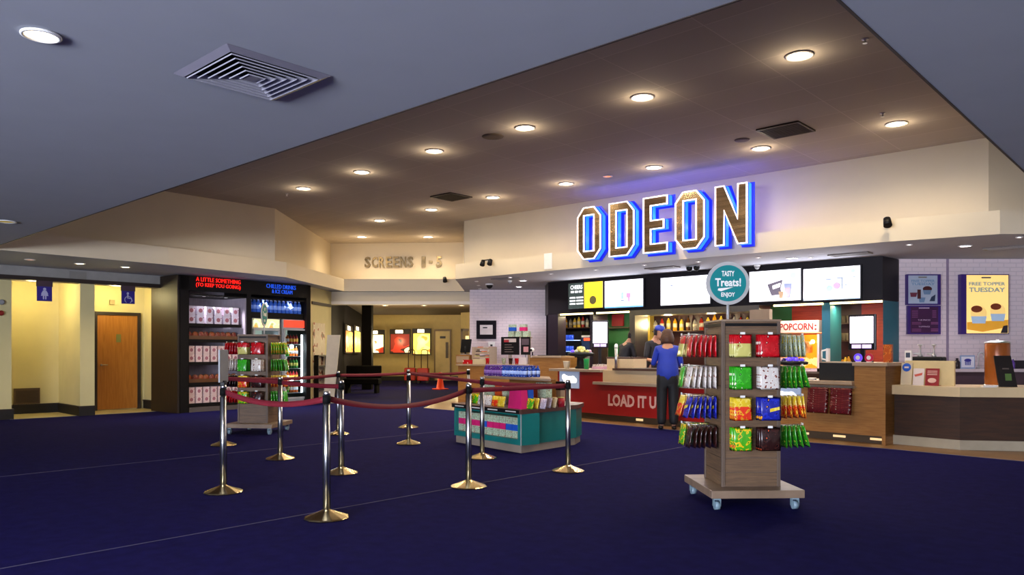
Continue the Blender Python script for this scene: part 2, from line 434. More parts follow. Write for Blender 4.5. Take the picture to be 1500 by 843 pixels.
# small halogens in the soffit over the counters
small = [(698, 412, 'nearest the pointed left corner of the soffit', 0), (701, 418, 'second back from the left corner of the soffit', 0), (703, 423, 'closest to the white wall at the left corner', 0), (747, 406, 'in the soffit between the left corner and the big sign', 8),
         (807, 401, 'below the left edge of the big lit sign', 8), (873, 395, 'below the first gap of the lit sign', 10), (944, 388, 'below the E of the lit sign', 10), (1023, 383, 'beside the twin camera, under the lit sign', 10), (1111, 377, 'under the right end of the lit sign', 10),
         (1188, 377, 'above the two right-hand menu screens', 10), (1332, 358, 'above the gap between bar and ice cream wall', 10), (1493, 347, 'at the right edge of the view', 8)]
sm = None
for px, py, where, pw in small:
    x, y = floor_at(px, py, ZS)
    if pw == 0:
        d = tag(put(downlight(0.035, ECOOL), WORLD, x, y, ZS), 'tiny white halogen spot %s' % where, 'light', 'halogen spots in the counter soffit')
    elif sm is None:
        sm = downlight(0.038, ECOOL, 40, COOL, 110); d = tag(put(sm, WORLD, x, y, ZS), 'tiny white halogen spot %s' % where, 'light', 'halogen spots in the counter soffit')
    else: dup(sm, WORLD, x, y, ZS, 0, 'tiny white halogen spot %s' % where)
big = [(766, 411, 'nearer the room, over the white wall'), (760, 420, 'closer to the white wall'), (1160, 378, 'over the right-hand menu screens'), (1414, 360, 'over the ice cream counter')]
bg = None
for px, py, where in big:
    x, y = floor_at(px, py, ZS)
    if bg is None:
        bg = downlight(0.08, ECOOL, 80, (1, .9, .95), 140); tag(put(bg, WORLD, x, y, ZS), 'larger white soffit downlight %s' % where, 'light', 'larger soffit downlights')
    else: dup(bg, WORLD, x, y, ZS, 0, 'larger white soffit downlight %s' % where)
# soffit lamps on the left side
lf = None
for px, py, where in [(117, 386, 'left one over the toilet fronts'), (184, 391, 'right one over the toilet fronts')]:
    x, y = floor_at(px, py, ZS)
    if lf is None: lf = downlight(0.075, EWARM, 35, WARM, 130); tag(put(lf, WORLD, x, y, ZS), 'soffit downlight, the %s' % where, 'light')
    else: dup(lf, WORLD, x, y, ZS, 0, 'soffit downlight, the %s' % where)
x, y = floor_at(9, 324, ZS); tag(put(downlight(0.09, mat('dim yellow reflection', '#a08830', .5, em='#a8902c', es=.6, var=0)), WORLD, x, y, ZS), 'dim yellow reflection in the dark ceiling at the far left edge', 'light')  # small glowing disc added to imitate a yellowish reflection
x, y = floor_at(44, 380, ZS); tag(put(downlight(0.07, EDIM), WORLD, x, y, ZS), 'dim amber soffit lamp at the far left', 'light')
for px, py, z, where in [(50, 417, 2.745, 'in front of the cream nook wall'), (171, 423, 2.745, 'just before the wooden door')]:
    x = -17.4; y = Fr(-17.4, 0, R(90)).x(px)
    nt_ = downlight(0.06, EWARM); lamp_point(nt_, (0, 0, -.25), 26, (1, .84, .42), .1); tag(put(nt_, WORLD, x, y, z), 'small nook downlight %s' % where, 'light')
for px, py, dep, where, pw in [(556, 452, 24, 'bright one near the dark pillar', 18), (564, 463, 27, 'over the first lobby poster', 26), (621, 461, 27, 'over the third lobby poster', 26), (676, 457, 27, 'by the lobby doors', 26), (583, 446, 22.5, 'just inside the bulkhead', 18)]:
    x, y = deep(px, dep)
    nt_ = downlight(0.09, EWARM); lamp_point(nt_, (0, 0, -1.3), pw * 3.6, (1, .78, .42), .1); tag(put(nt_, WORLD, x, y, ZS), 'lobby downlight, the %s' % where, 'light')
# dim amber smoke detector disc & vents in the raised ceiling
x, y = floor_at(890, 258, ZC); tag(put(downlight(0.07, EDIM), WORLD, x, y, ZC), 'small dim amber disc in the raised ceiling above the sign', 'light')
DUCT = mat('dark duct', '#332a22', 0.7)
def grille(sz, nsl, mt, name='ceiling_vent'):
    t = bpy.data.objects.new(name, None); COL.objects.link(t)
    m = M(); h = sz / 2; m.box(-h, h, -h, h, -.012, -.004, DUCT); m.build('backing', t)
    m = M()
    for (a, b, c_, d) in ((-h, h, -h, -h + .03), (-h, h, h - .03, h), (-h, -h + .03, -h + .03, h - .03), (h - .03, h, -h + .03, h - .03)): m.box(a, b, c_, d, -.022, 0, mt)
    m.build('frame', t)
    m = M()
    for i in range(nsl):
        y0 = -h + .03 + (sz - .06) * (i + .5) / nsl; m.box(-h + .03, h - .03, y0 - .006, y0 + .006, -.02, -.01, mt)
    m.build('slats', t); return t
DV = mat('dark vent metal', '#4d4036', 0.6)
x, y = floor_at(1151, 190, ZC); tag(put(grille(.6, 12, DV), WORLD, x, y, ZC), 'dark square vent in the raised ceiling beside the right-hand downlights', 'vent')
x, y = floor_at(661, 288, ZC); tag(put(grille(.6, 12, DV), WORLD, x, y, ZC), 'dark square vent in the raised ceiling near the middle downlights', 'vent')
SV = mat('soffit vent metal', '#8d8580', 0.5)
for px, py, z, lab in [(970, 392, ZS, 'flat linear vent in the soffit under the lit sign'), (1245, 372, ZS, 'flat linear vent in the soffit above the right menu screen'), (740, 408, ZS, 'flat vent in the soffit above the white wall'), (1477, 362, ZS, 'small vent in the soffit at the right edge')]:
    x, y = floor_at(px, py, z); g = grille(.5, 8, SV); g.scale = (1.3, .5, 1); tag(put(g, WORLD, x, y, z), lab, 'vent')
# the big multi-cone diffuser
t = thing('air_diffuser', 'large square grey multi-cone air diffuser in the blue-grey ceiling', 'vent', WORLD, -4.35 * .965, 2.38 * .95, ZS)
a = floor_at(255, 107, ZS); b = floor_at(484, 111, ZS)
c1 = floor_at(325, 63, ZS); c2 = floor_at(405, 145, ZS)
t.location = ((a[0] + b[0]) / 2, (a[1] + b[1]) / 2, ZS)
VM = mat('diffuser grey', '#9a98a2', 0.5); VMD = mat('diffuser frame', '#77737f', 0.5)
h = .325
m = M(); m.box(-h + .04, h - .04, -h + .04, h - .04, -.004, -.002, mat('duct black', '#050505', 0.8)); m.build('backing', t)
m = M()
for s in range(4):
    T = Matrix.Rotation(R(90 * s), 4, 'Z'); m.add([(-h, -h, -.002), (h, -h, -.002), (h - .045, -h + .045, -.022), (-h + .045, -h + .045, -.022)], [(0, 1, 2, 3)], VMD, T=T)
    m.add([(h - .045, -h + .045, -.022), (-h + .045, -h + .045, -.022), (-h + .045, -h + .045, -.002), (h - .045, -h + .045, -.002)], [(0, 1, 2, 3)], VMD, T=T)
m.build('frame', t)
for k in range(6):
    m = M(); r0 = h - .055 - k * .043; r1 = r0 - .034
    for s in range(4):
        T = Matrix.Rotation(R(90 * s), 4, 'Z')
        m.add([(-r0, -r0, -.024), (r0, -r0, -.024), (r1, -r1, -.006), (-r1, -r1, -.006)], [(0, 1, 2, 3)], VM, T=T)
        m.add([(-r0, -r0, -.024), (r0, -r0, -.024), (r0 - .004, -r0 + .004, -.029), (-r0 + .004, -r0 + .004, -.029)], [(0, 1, 2, 3)], VM, T=T)
    m.build('cone', t)
m = M(); m.box(-.05, .05, -.035, .035, -.026, -.02, VMD); m.build('centre_plate', t)
# sprinkler heads
for px, py, z, lab in [(1267, 57, ZC, 'tiny chrome sprinkler head near the right edge of the raised ceiling'), (1293, 166, ZC, 'tiny chrome sprinkler head beside the right back-row downlight'), (420, 284, ZC, 'tiny sprinkler head at the left of the raised ceiling')]:
    x, y = floor_at(px, py, z); m = M(); m.lathe([(.035, 0), (.03, -.008), (.01, -.012), (.01, -.035), (.022, -.04), (.022, -.045)], CHROME, 12); single(m, 'sprinkler_head', lab, 'sprinkler', WORLD, x, y, z)
x, y = floor_at(722, 200, ZC); m = M(); m.lathe([(.16, 0), (.15, -.012), (.1, -.016)], mat('speaker grille brown', '#6e5f4e', 0.8), 24); single(m, 'ceiling_speaker', 'round brown speaker grille in the raised ceiling between the downlight rows', 'speaker', WORLD, x, y, ZC)
x, y = floor_at(1087, 205, ZC); m = M(); m.lathe([(.11, 0), (.1, -.012), (.06, -.02)], mat('lilac grille', '#76686f', 0.7), 24); single(m, 'ceiling_speaker', 'round lilac-grey speaker grille left of the right-hand ceiling vent', 'speaker', WORLD, x, y, ZC)

# ---------------------------------------------------------------- the lit cinema sign
GOLD = mat('polished bronze face', '#c8ac88', 0.24, 1.0, var=0.35, vs=2.5, stretch=(.25, 1, 7), bump=.7, bs=1.2)
BLUER = mat('blue letter return', '#1a28b8', 0.4, em='#1a24d8', es=.7, var=0)
NEON = mat('cyan neon side', '#2a80f0', 0.4, em='#2a90ff', es=1.0, var=0)
OUTL = mat('white neon outline', '#ffffff', 0.4, em='#f0e4ff', es=1.1, var=0)
sf = WORLD
lets = [('O', -9.03, .55), ('D', -8.29, .55), ('E', -7.55, .50), ('O', -6.90, .56), ('N', -6.15, .57)]
sign = thing('cinema_sign', 'big lit wall sign of five block letters reading ODEON, bronze faces with blue neon sides', 'sign', WORLD, -7.3, 11.65, 3.04)
Hs = .99
def shape(ch, w_):
    s = .165; c_ = .15
    if ch == 'O':
        out = [(c_, 0), (w_ - c_, 0), (w_, c_ * 1.2), (w_, Hs - c_ * 1.2), (w_ - c_, Hs), (c_, Hs), (0, Hs - c_ * 1.2), (0, c_ * 1.2)]
        return out, [[(s, s), (s, Hs - s), (w_ - s, Hs - s), (w_ - s, s)]]
    if ch == 'D':
        out = [(0, 0), (w_ - c_, 0), (w_, c_ * 1.2), (w_, Hs - c_ * 1.2), (w_ - c_, Hs), (0, Hs)]
        return out, [[(s, s), (s, Hs - s), (w_ - s, Hs - s), (w_ - s, s)]]
    if ch == 'E':
        return [(0, 0), (w_, 0), (w_, s), (s, s), (s, .41), (w_ - .07, .41), (w_ - .07, .58), (s, .58), (s, Hs - s), (w_, Hs - s), (w_, Hs), (0, Hs)], []
    t_ = .17
    return [(0, 0), (t_, 0), (t_, .56), (w_ - t_, 0), (w_, 0), (w_, Hs), (w_ - t_, Hs), (w_ - t_, .43), (t_, Hs), (0, Hs)], []
def offs(poly, d):
    n = len(poly); area_ = sum(poly[i][0] * poly[(i + 1) % n][1] - poly[(i + 1) % n][0] * poly[i][1] for i in range(n)); sg = 1 if area_ > 0 else -1
    res = []
    for i in range(n):
        a, b, c_ = Vector(poly[i - 1]), Vector(poly[i]), Vector(poly[(i + 1) % n])
        e1 = (b - a).normalized(); e2 = (c_ - b).normalized(); n1 = Vector((-e1.y, e1.x)) * sg; n2 = Vector((-e2.y, e2.x)) * sg
        k = (n1 + n2); k = k / max(.25, k.dot(n1) * 1.0) if k.length > 1e-6 else n1
        res.append(tuple(b + k * d))
    return res
for ch, x0, w_ in lets:
    out, holes = shape(ch, w_)
    L_ = bpy.data.objects.new('letter', None); COL.objects.link(L_); L_.parent = sign; L_.location = (x0 + 7.3, 0, 0)
    m = M(); m.prism(offs(out, .02), 0.0, .02, GOLD, 'y', holes=[offs(h_, -.02) for h_ in holes]); m.build('face', L_)
    m = M()
    for lp in [out] + holes:
        inn = offs(lp, .02 if lp is out else -.02); n = len(lp)
        for i in range(n):
            j = (i + 1) % n; a, b, c_, d = lp[i], lp[j], inn[j], inn[i]
            m.add([(a[0], -.012, a[1]), (b[0], -.012, b[1]), (c_[0], -.012, c_[1]), (d[0], -.012, d[1]), (a[0], .015, a[1]), (b[0], .015, b[1]), (c_[0], .015, c_[1]), (d[0], .015, d[1])], [(0, 1, 2, 3), (0, 4, 5, 1), (3, 2, 6, 7)], OUTL)
    m.build('neon_outline', L_)
    # channel behind the face: wider back tray with glowing sides
    m = M()
    bk = offs(out, -.0)
    for lp in [out] + holes:
        n = len(lp)
        for i in range(n):
            j = (i + 1) % n; a, b = lp[i], lp[j]
            m.add([(a[0], .15, a[1]), (b[0], .15, b[1]), (b[0], .2, b[1]), (a[0], .2, a[1])], [(0, 1, 2, 3)], BLUER)
            m.add([(a[0], .015, a[1]), (b[0], .015, b[1]), (b[0], .05, b[1]), (a[0], .05, a[1])], [(0, 1, 2, 3)], BLUER)
    m.prism(offs(out, -.03), .2, .215, BLUER, 'y', holes=[offs(h_, .03) for h_ in holes]); m.build('back_tray', L_)
    m = M()
    for lp in [out] + holes:
        n = len(lp)
        for i in range(n):
            j = (i + 1) % n; a, b = lp[i], lp[j]
            m.add([(a[0], .05, a[1]), (b[0], .05, b[1]), (b[0], .15, b[1]), (a[0], .15, a[1])], [(0, 1, 2, 3)], NEON)
    m.build('neon_side', L_)
    lamp_point(L_, (w_ / 2, .5, Hs * .9), 3.5, (0.2, 0.18, 1.0), .05); lamp_point(L_, (w_ / 2, .4, Hs * .45), 5, (0.2, 0.18, 1.0), .05)

# silver letters over the way to the screens
u3, u4 = upper[3], upper[4]
uf = line(u3, u4)
SILV = mat('polished silver letters', '#85714e', 0.3, .8, var=0.3, vs=9, bump=0.4, bs=25)
t = thing('screens_sign', 'silver wall letters reading SCREENS 1-5 over the lobby entrance', 'sign', uf, uf.x(533, -.05), -.05, 0)
xs = uf.x(533, -.05); xe = uf.x(648, -.05); z0 = uf.z(590, 392, -.05); z1 = uf.z(590, 376, -.05)
txt = 'SCREENS 1-5'; cw = (xe - xs) / 11.0
for i, ch in enumerate(txt):
    if ch == ' ': continue
    m = M(); a = i * cw; wz = (z0 + (z1 - z0) * .38, z0 + (z1 - z0) * .6) if ch == '-' else (z0, z1)
    m.text(ch, a + cw * .1, a + cw * (.92 if ch not in '1-' else .62), wz[0], wz[1], .05, SILV, .06, off=(.03 if ch != '1' else .005)); m.build('letter', t)

# cameras and fittings
def twin_camera(name, lab, fr, x, y, z, s=1.0):
    t = thing(name, lab, 'camera', fr, x, y, z)
    m = M(); m.box(-.13 * s, .13 * s, -.05 * s, .05 * s, -.03 * s, 0, GREYM); m.build('mount', t, .008)
    for k in (-1, 1):
        m = M(); m.ball((k * .075 * s, 0, -.05 * s), .06 * s, BLACK); m.build('dome', t)
x, y = floor_at(1015, 389, ZS); twin_camera('dome_camera', 'twin black dome camera under the lit sign', WORLD, x, y, ZS)
def dome(px, py, lab, mt, r=.07):
    x, y = floor_at(px, py, ZS); t = thing('dome_camera', lab, 'camera', WORLD, x, y, ZS)
    m = M(); m.lathe([(r, 0), (r, -.03), (r * .9, -.035)], WHITEM, 20); m.build('base', t); m = M(); m.ball((0, 0, -.04), r * .8, mt); m.build('dome', t)
dome(717, 416, 'black dome camera in the soffit over the white wall', BLACK, .1)
dome(747, 411, 'small grey dome camera beside the soffit halogen above the white wall', GREYM, .05)
dome(1109, 388, 'small grey dome camera right of the round treats sign', GREYM, .06)
def spotcam(lab, fr, x, z, y=-.02, s=1.0, twin=False):
    t = thing('wall_spotlight', lab, 'spotlight', fr, x, y, z)
    m = M(); m.lathe([(.045 * s, 0), (.045 * s, .03)], WHITEM, 16, T=Matrix.Rotation(R(90), 4, 'X')); m.cyl((0, -.02, 0), (0, -.14 * s, .02), .012, WHITEM); m.build('bracket', t)
    for k in ((-1, 1) if twin else (0,)):
        m = M(); m.cyl((k * .12 * s, -.14 * s, .02), (k * .12 * s + .02 * s, -.2 * s, -.09 * s), .05 * s, BLACK, .06 * s); m.build('lamp_head', t)
    if twin: m = M(); m.cyl((-.12 * s, -.14 * s, .03), (.12 * s, -.14 * s, .03), .012, BLACK); m.build('crossbar', t)
bandR = line(band[7], band[8]); x, z = bandR.at(1301, 325); spotcam('small round wall spotlight on the fascia right of the lit sign', bandR, x, z)
bandL = line(band[5], band[6]); bl2 = line(band[5], band[6]); x, z = bandL.at(720, 384); spotcam('twin black spotlights on the fascia left of the lit sign', bandL, x, z, twin=True, s=.9)
bandS = line(band[3], band[4]); x, z = bandS.at(652, 409); spotcam('small black spotlight on the fascia below the silver letters', bandS, x, z)
x, z = bandL.at(803, 383); m = M(); m.box(-.1, .1, -.01, 0, -.16, .16, WHITEM); single(m, 'access_panel', 'small pale access panel on the fascia left of the sign', 'panel', bandL, x, 0, z)
# ---------------------------------------------------------------- belt barriers
BRASSY = mat('polished base', '#c9b384', 0.2, 1.0, var=0.1, vs=10, bump=0.15, bs=8)
BELT = mat('dark red belt', '#700b1e', 0.7, var=0.08, vs=20)
CASS = mat('matt black cassette', '#060606', 0.8, spec=.2)
posts = {}
def make_post():
    t = bpy.data.objects.new('barrier_post', None); COL.objects.link(t)
    m = M(); n = 12
    prof = [(.172, 0), (.175, .008), (.168, .016), (.09, .045), (.045, .062), (.03, .072)]
    m.lathe(prof, BRASSY, n, smooth=False); m.build('base', t)
    m = M(); m.cyl((0, 0, .06), (0, 0, .90), .0255, CHROME, n=20)
    m.build('pole', t)
    m = M()
    for k in range(4):
        a = k * math.pi / 2 + .4; m.cyl((.027 * math.cos(a), .027 * math.sin(a), .07), (.027 * math.cos(a), .027 * math.sin(a), .88), .003, BLACK, n=6)
    m.build('pole_channel', t)
    m = M(); m.cyl((0, 0, .895), (0, 0, .955), .031, CASS, n=20); m.build('belt_cassette', t)
    m = M(); m.cyl((0, 0, .955), (0, 0, .99), .0265, CHROME, n=20); m.build('cap', t); return t
P_ = dict(A=(-5.10, 3.41, 'nearest post of the rope barriers, at the front'), B=(-6.73, 3.39, 'front left post, with the small grey sign panel on top'), C=(-8.32, 4.91, 'post standing in front of the far sweet stand'),
          D=(-6.86, 4.77, 'post just behind the nearest post'), E=(-8.34, 6.92, 'front one of the two posts that nearly line up in mid hall'), F=(-5.28, 5.12, 'post with its base in front of the teal island corner, nearer one'),
          G=(-6.57, 6.6, 'post close to the teal island, behind the one in front of it'), H=(-5.18, 6.52, 'rightmost post of the rope barriers'), I=(-10.13, 8.4, 'rear one of the two posts that nearly line up in mid hall'),
          J=(-10.1, 5.09, 'post hidden behind the front left post'), K=(-10.11, 6.97, 'post behind the nearest post, farthest back on its left'))
x, y = deep(686, 13.4); P_['L'] = (x, y, 'far post behind the teal island, its top beside the left counter')
proto = None
for k, (x, y, lab) in P_.items():
    full = 'chrome belt barrier post on a domed brass-coloured base, %s' % lab
    full = ' '.join(full.split()[:30])
    lab2 = 'chrome belt post, ' + lab
    if proto is None:
        proto = make_post(); put(proto, WORLD, x, y, 0); tag(proto, lab2, 'barrier post', 'belt barrier posts'); posts[k] = proto
    else: posts[k] = dup(proto, WORLD, x, y, 0, R(random.uniform(-20, 20)), lab2, 'belt barrier posts')
    posts[k].rotation_euler = (0, 0, TH + R(random.uniform(-8, 8)))
bpy.context.view_layer.update()
def belt(a, b, sag, twist, lab, z0=.925):
    x0, y0 = P_[a][:2]; x1, y1 = P_[b][:2]
    d = Vector((x1 - x0, y1 - y0, 0)); L_ = d.length; d.normalize(); m = M()
    def fn(u, v):
        s = .038 + u * (L_ - .076); z = z0 - sag * 4 * u * (1 - u); tw = twist * math.sin(math.pi * u)
        return Vector((s, (v - .5) * .048 * math.sin(tw), z - z0 + (v - .5) * .048 * math.cos(tw)))
    m.surf(fn, 28, 1, BELT)
    single(m, 'barrier_belt', lab, 'barrier belt', Fr(x0, y0, math.atan2(d.y, d.x)), 0, 0, z0, group='belts between the barrier posts', solid=.003)
for a, b, sag, tw, lab in [('B', 'A', .07, .4, 'dark red belt sagging from the front left post to the nearest post'), ('A', 'F', .10, .7, 'dark red belt sagging most, from the nearest post towards the teal island'),
        ('F', 'H', .0, 0, 'taut dark red belt in front of the teal island, ending at the rightmost post'), ('G', 'H', .015, 0, 'dark red belt from the post by the island corner back to the rightmost post'),
        ('I', 'G', .0, 0, 'taut dark red belt crossing before the orange cone'), ('K', 'I', .01, .2, 'dark red belt across the lobby opening, left of the mid hall posts'),
        ('I', 'L', .02, 0, 'farthest dark red belt, ending at the left counter'), ('J', 'C', .0, 0, 'taut dark red belt passing in front of the snack cabinet and far stand'),
        ('C', 'D', .01, .1, 'short dark red belt running behind the top of the nearest post'), ('J', 'K', .03, .2, 'thin dark red belt in front of the drinks fridges')]:
    belt(a, b, sag, tw, lab)
GP = mat('grey sign back', '#8a8e90', 0.5)
t = thing('queue_sign', 'narrow grey sign panel standing on the front left belt post', 'sign', WORLD, P_['B'][0], P_['B'][1], .985); t.rotation_euler = (0, 0, TH + R(72) - math.atan2(-1, 3))
m = M(); m.box(-.105, .105, -.008, .008, .03, .33, GP); m.build('panel', t, .003)
m = M(); m.box(-.03, .03, -.02, .02, 0, .045, BLACK); m.build('clip', t, .004)

# ---------------------------------------------------------------- sweet bags and the two wheeled stands
def film(n, cols, sc=26): return pattern('film ' + n, cols, sc, 0.22)
FILMS = {
    'red': film('red', ['#b80d18', '#c81620', '#8c0a12', '#f2d9c8'], 22), 'redcream': None,
    'green': film('green', ['#2f9e1c', '#3db626', '#1d7a18', '#e8f0c0'], 24), 'white': film('white', ['#d8cec4', '#e6ded4', '#8c4a2a', '#5a3040'], 40),
    'orange': film('orange', ['#e0341a', '#e8a01c', '#c41414', '#f2d24a'], 24), 'blue': film('blue', ['#1c2490', '#232fae', '#141a60', '#f0a028'], 20),
    'brown': film('brown', ['#2c1412', '#3a1a16', '#1c0c0c', '#c8502c'], 18), 'lime': film('lime', ['#48a81c', '#e8c020', '#2c8c1c', '#e86a28'], 22),
    'cream': film('cream', ['#c9c06a', '#d6cf84', '#b0a850', '#8a1c1c'], 16), 'greenplain': film('greenp', ['#2f8c1c', '#38a020', '#206c14', '#c8d840'], 40), 'pale': film('pale', ['#a8b090', '#c8ccb8', '#7c8c5c', '#e8d040'], 30)}
CREAM_ = FILMS['cream']; YEL = film('yellow', ['#e6c42a', '#f0d860', '#d8b020', '#d8b020'])
HEADC = {'cream': FILMS['red'], 'orange': YEL}
PALE = mat('hook label white', '#e8e6e0', 0.5)
_bag = {}
def bagmesh(kind, w_=.175, h_=.19):
    k = (kind, w_, h_)
    if k in _bag: return _bag[k]
    body = FILMS[kind]; head = HEADC.get(kind, body); m = M()
    def side(sg):
        def fn(u, v):
            e = (math.sin(math.pi * u) ** .5) * (math.sin(math.pi * min(1, max(0, (v - .06) / .88))) ** .6) if 0 < u < 1 and .06 < v < .94 else 0
            wob = .004 * math.sin(u * 19 + v * 11) * e
            return ((u - .5) * w_ * (1 - .05 * e), sg * (.012 * e + wob * .7), -v * h_)
        return fn
    mf = (lambda u, v: head if v < .42 else body) if head is not body else (lambda u, v: body)
    m.surf(side(-1), 10, 10, body, mf=mf); m.surf(side(1), 10, 10, body, mf=mf)
    if kind == 'blue': m.text('SWEETS', -.02, .07, -.12, -.085, -.022, YEL, .001) if False else m.add([(-.01, -.0225, -.12), (.07, -.0215, -.10), (.07, -.0215, -.075), (-.01, -.0225, -.092)], [(0, 1, 2, 3)], YEL)
    me = m.mesh('sweet_bag'); _bag[k] = me; return me
names = {'red': 'shiny red', 'green': 'bright green', 'white': 'white and brown', 'orange': 'yellow and red', 'blue': 'dark blue', 'brown': 'dark brown', 'lime': 'lime and yellow', 'cream': 'red and cream', 'greenplain': 'plain green', 'pale': 'pale green and clear'}
def bag(kind, fr, x, y, z, rz, lab, grp, tilt=0.0, w_=.175, h_=.19):
    o = bpy.data.objects.new('sweet_bag', bagmesh(kind, w_, h_)); COL.objects.link(o); put(o, fr, x, y, z, rz)
    o.rotation_euler = (tilt, 0, fr.a + rz); tag(o, lab, 'sweet bag', grp); return o
GREYWOOD = wood('grey oak laminate', '#755a40', '#54402e', 0.5, (1.5, 1.5, 22), 4)
POSTW = mat('stand corner post', '#5f4e40', 0.55)
BASEW = wood('pale laminate top', '#8f7862', '#77614e', 0.4, (1, 8, 1), 3)
CASTW = mat('castor grey', '#7f95a0', 0.35, var=0)
HOOK = mat('hook wire', '#b8b0a0', 0.3, 1.0, var=0)
def stand(fr, which, sides, groupn):
    """fr: origin at the column centre on the floor, x right, y away"""
    t = thing('display_stand', which, 'display stand', fr, 0, 0, 0)
    b = .385; hw = .25; zt = 1.555; zb = .165
    m = M(); m.box(-b, b, -b - .03, b + .03, .10, zb, BASEW); m.build('base_board', t, .004)
    for (x, y) in ((-b + .06, -b + .04), (b - .06, -b + .04), (-b + .06, b - .04), (b - .06, b - .04)):
        m = M(); m.box(x - .025, x + .025, y - .025, y + .025, .08, .10, CASTW); m.box(x - .03, x - .024, y - .03, y + .01, .03, .09, CASTW); m.box(x + .024, x + .03, y - .03, y + .01, .03, .09, CASTW)
        m.cyl((x - .02, y - .01, .035), (x + .02, y - .01, .035), .035, CASTW, n=16); m.build('castor', t)
    for sx in (-1, 1):
        for sy in (-1, 1):
            m = M(); m.box(sx * hw - .03 * (sx > 0) * 1, sx * hw + .03 * (sx < 0), sy * hw - .03 * (sy > 0), sy * hw + .03 * (sy < 0), zb, zt, POSTW); m.build('corner_post', t, .003)
    m = M(); i = hw - .03
    nb = 11; ph = (zt - .06 - zb) / nb
    for k in range(nb):
        z0 = zb + k * ph; m.box(-i, i, -hw + .008, hw - .008, z0 + .004, z0 + ph - .004, GREYWOOD)
        m.box(-hw + .008, hw - .008, -i, i, z0 + .004, z0 + ph - .004, GREYWOOD)
    m.box(-hw + .018, hw - .018, -hw + .018, hw - .018, zb, zt - .06, POSTW)
    m.build('slatwall_panels', t)
    m = M(); m.box(-hw - .005, hw + .005, -hw - .005, hw + .005, zt - .005, zt + .012, BASEW); m.box(-i, i, -hw + .01, hw - .01, zt - .06, zt - .005, GREYWOOD); m.build('top_cap', t, .002)
    m = M(); m.box(-i, i - .0, -hw - .002, -hw + .01, zt - .045, zt - .02, BLACK); m.box(-hw - .002, -hw + .01, -i, i, zt - .045, zt - .02, BLACK); m.build('label_strip', t)
    for side, rowsk in sides.items():
        ang = {'f': 0, 'l': -math.pi / 2, 'r': math.pi / 2}[side]; f2 = Fr(fr.w(0, 0)[0], fr.w(0, 0)[1], fr.a + ang)
        sdn = {'f': 'front', 'l': 'left', 'r': 'right'}[side]
        for ri, row in enumerate(rowsk):
            z = (1.435, 1.17, .915, .665)[ri]
            for ci, kind in enumerate(row):
                if not kind: continue
                xx = (-.115, .115)[ci] if len(row) == 2 else 0
                ln = .21 if side == 'f' else .24
                if side == 'f': ln = .12
                m = M(); m.cyl((xx, -hw, z + .006), (xx, -hw - ln, z + .012), .003, HOOK, n=6); m.box(xx - .02, xx + .02, -hw - ln - .003, -hw - ln, z + .004, z + .022, PALE)
                T = Matrix.Rotation(ang, 4, 'Z')
                m.v = [T @ v for v in m.v]; m.build('hook', t)
                n = 3 if side == 'f' else 6
                colw = ('left', 'right')[ci]; roww = ('top', 'second', 'third', 'bottom')[ri]
                g = '%s bags on %s %s hook, %s side of the %s' % (names[kind], roww, colw, sdn, groupn)
                for k in range(n):
                    yy = -hw - .03 - k * (ln - .045) / (n - 1)
                    lab = ('%s bag at the front, %s %s hook, %s side of %s' if k == n - 1 else '%s bag behind another, %s %s hook, %s side of %s') % (names[kind], roww, colw, sdn, groupn)
                    bag(kind, f2, xx + random.uniform(-.006, .006), yy, z + .004, random.uniform(-.05, .05), lab, g, tilt=-random.uniform(.0, .22) * (k / n) - (.12 if side != 'f' else 0) * k / n, w_=.175 if (side, ci) == ('f', 1) else .16, h_=.19)
    return t
fs = frontal(1085.5, 6.66, R(2.5))
stand(fs, 'near wheeled sweet stand of grey wood slats, in front of the counter', {
    'f': [('cream', 'red'), ('green', 'white'), ('orange', 'blue'), ('lime', 'brown')],
    'l': [('cream', 'red'), ('green', 'white'), ('orange', 'blue'), ('lime', 'brown')],
    'r': [('pale', None), ('greenplain', None), ('orange', None), ('greenplain', None)]}, 'near stand')
TEAL = mat('teal sign face', '#157a7c', 0.6, spec=.2); SRIM = mat('grey sign rim', '#a9a7a4', 0.4)
t = thing('round_sign', 'round teal sign reading TASTY Treats! ENJOY on a rod above the near sweet stand', 'sign', fs, -.11, .02, 1.567, R(-3)); 
m = M(); m.cyl((0, 0, 0), (0, 0, .14), .012, SRIM); m.build('rod', t)
cz = .325; r_ = .188
m = M(); m.cyl((0, -.008, cz), (0, .008, cz), r_, SRIM, n=56); m.build('rim', t)
m = M(); m.cyl((0, -.0095, cz), (0, -.008, cz), r_ * .84, TEAL, n=56)
m.text('TASTY', -.055, .055, cz + .06, cz + .108, -.0095, PALE, .001, off=.03); m.text('Treats!', -.112, .112, cz - .028, cz + .045, -.0095, PALE, .001, off=.03)
m.text('ENJOY', -.06, .06, cz - .128, cz - .08, -.0095, PALE, .001, off=.03)
m.prism([(-.09, cz - .062), (-.085, cz - .045), (.0, cz - .038), (.05, cz - .032), (.0, cz - .05), (-.06, cz - .07)], -.0105, -.0095, PALE)
m.build('face', t)
fs2 = frontal(380, 12.35, R(-6))
stand(fs2, 'far wheeled sweet stand of grey wood slats, in front of the snack bays', {
    'f': [('cream', 'red'), ('green', 'white'), ('orange', 'brown'), ('lime', 'brown')],
    'l': [('red', 'red'), (None, 'white'), (None, 'brown'), (None, 'red')],
    'r': [('lime', None), ('greenplain', None), ('orange', None), ('green', None)]}, 'far stand')
t = thing('round_sign', 'small round sign seen nearly edge-on above the far sweet stand', 'sign', fs2, .08, 0, 1.567, R(100))
m = M(); m.cyl((0, 0, 0), (0, 0, .14), .012, SRIM); m.build('rod', t)
m = M(); m.cyl((0, -.008, cz), (0, .008, cz), r_, SRIM, n=40); m.build('rim', t)
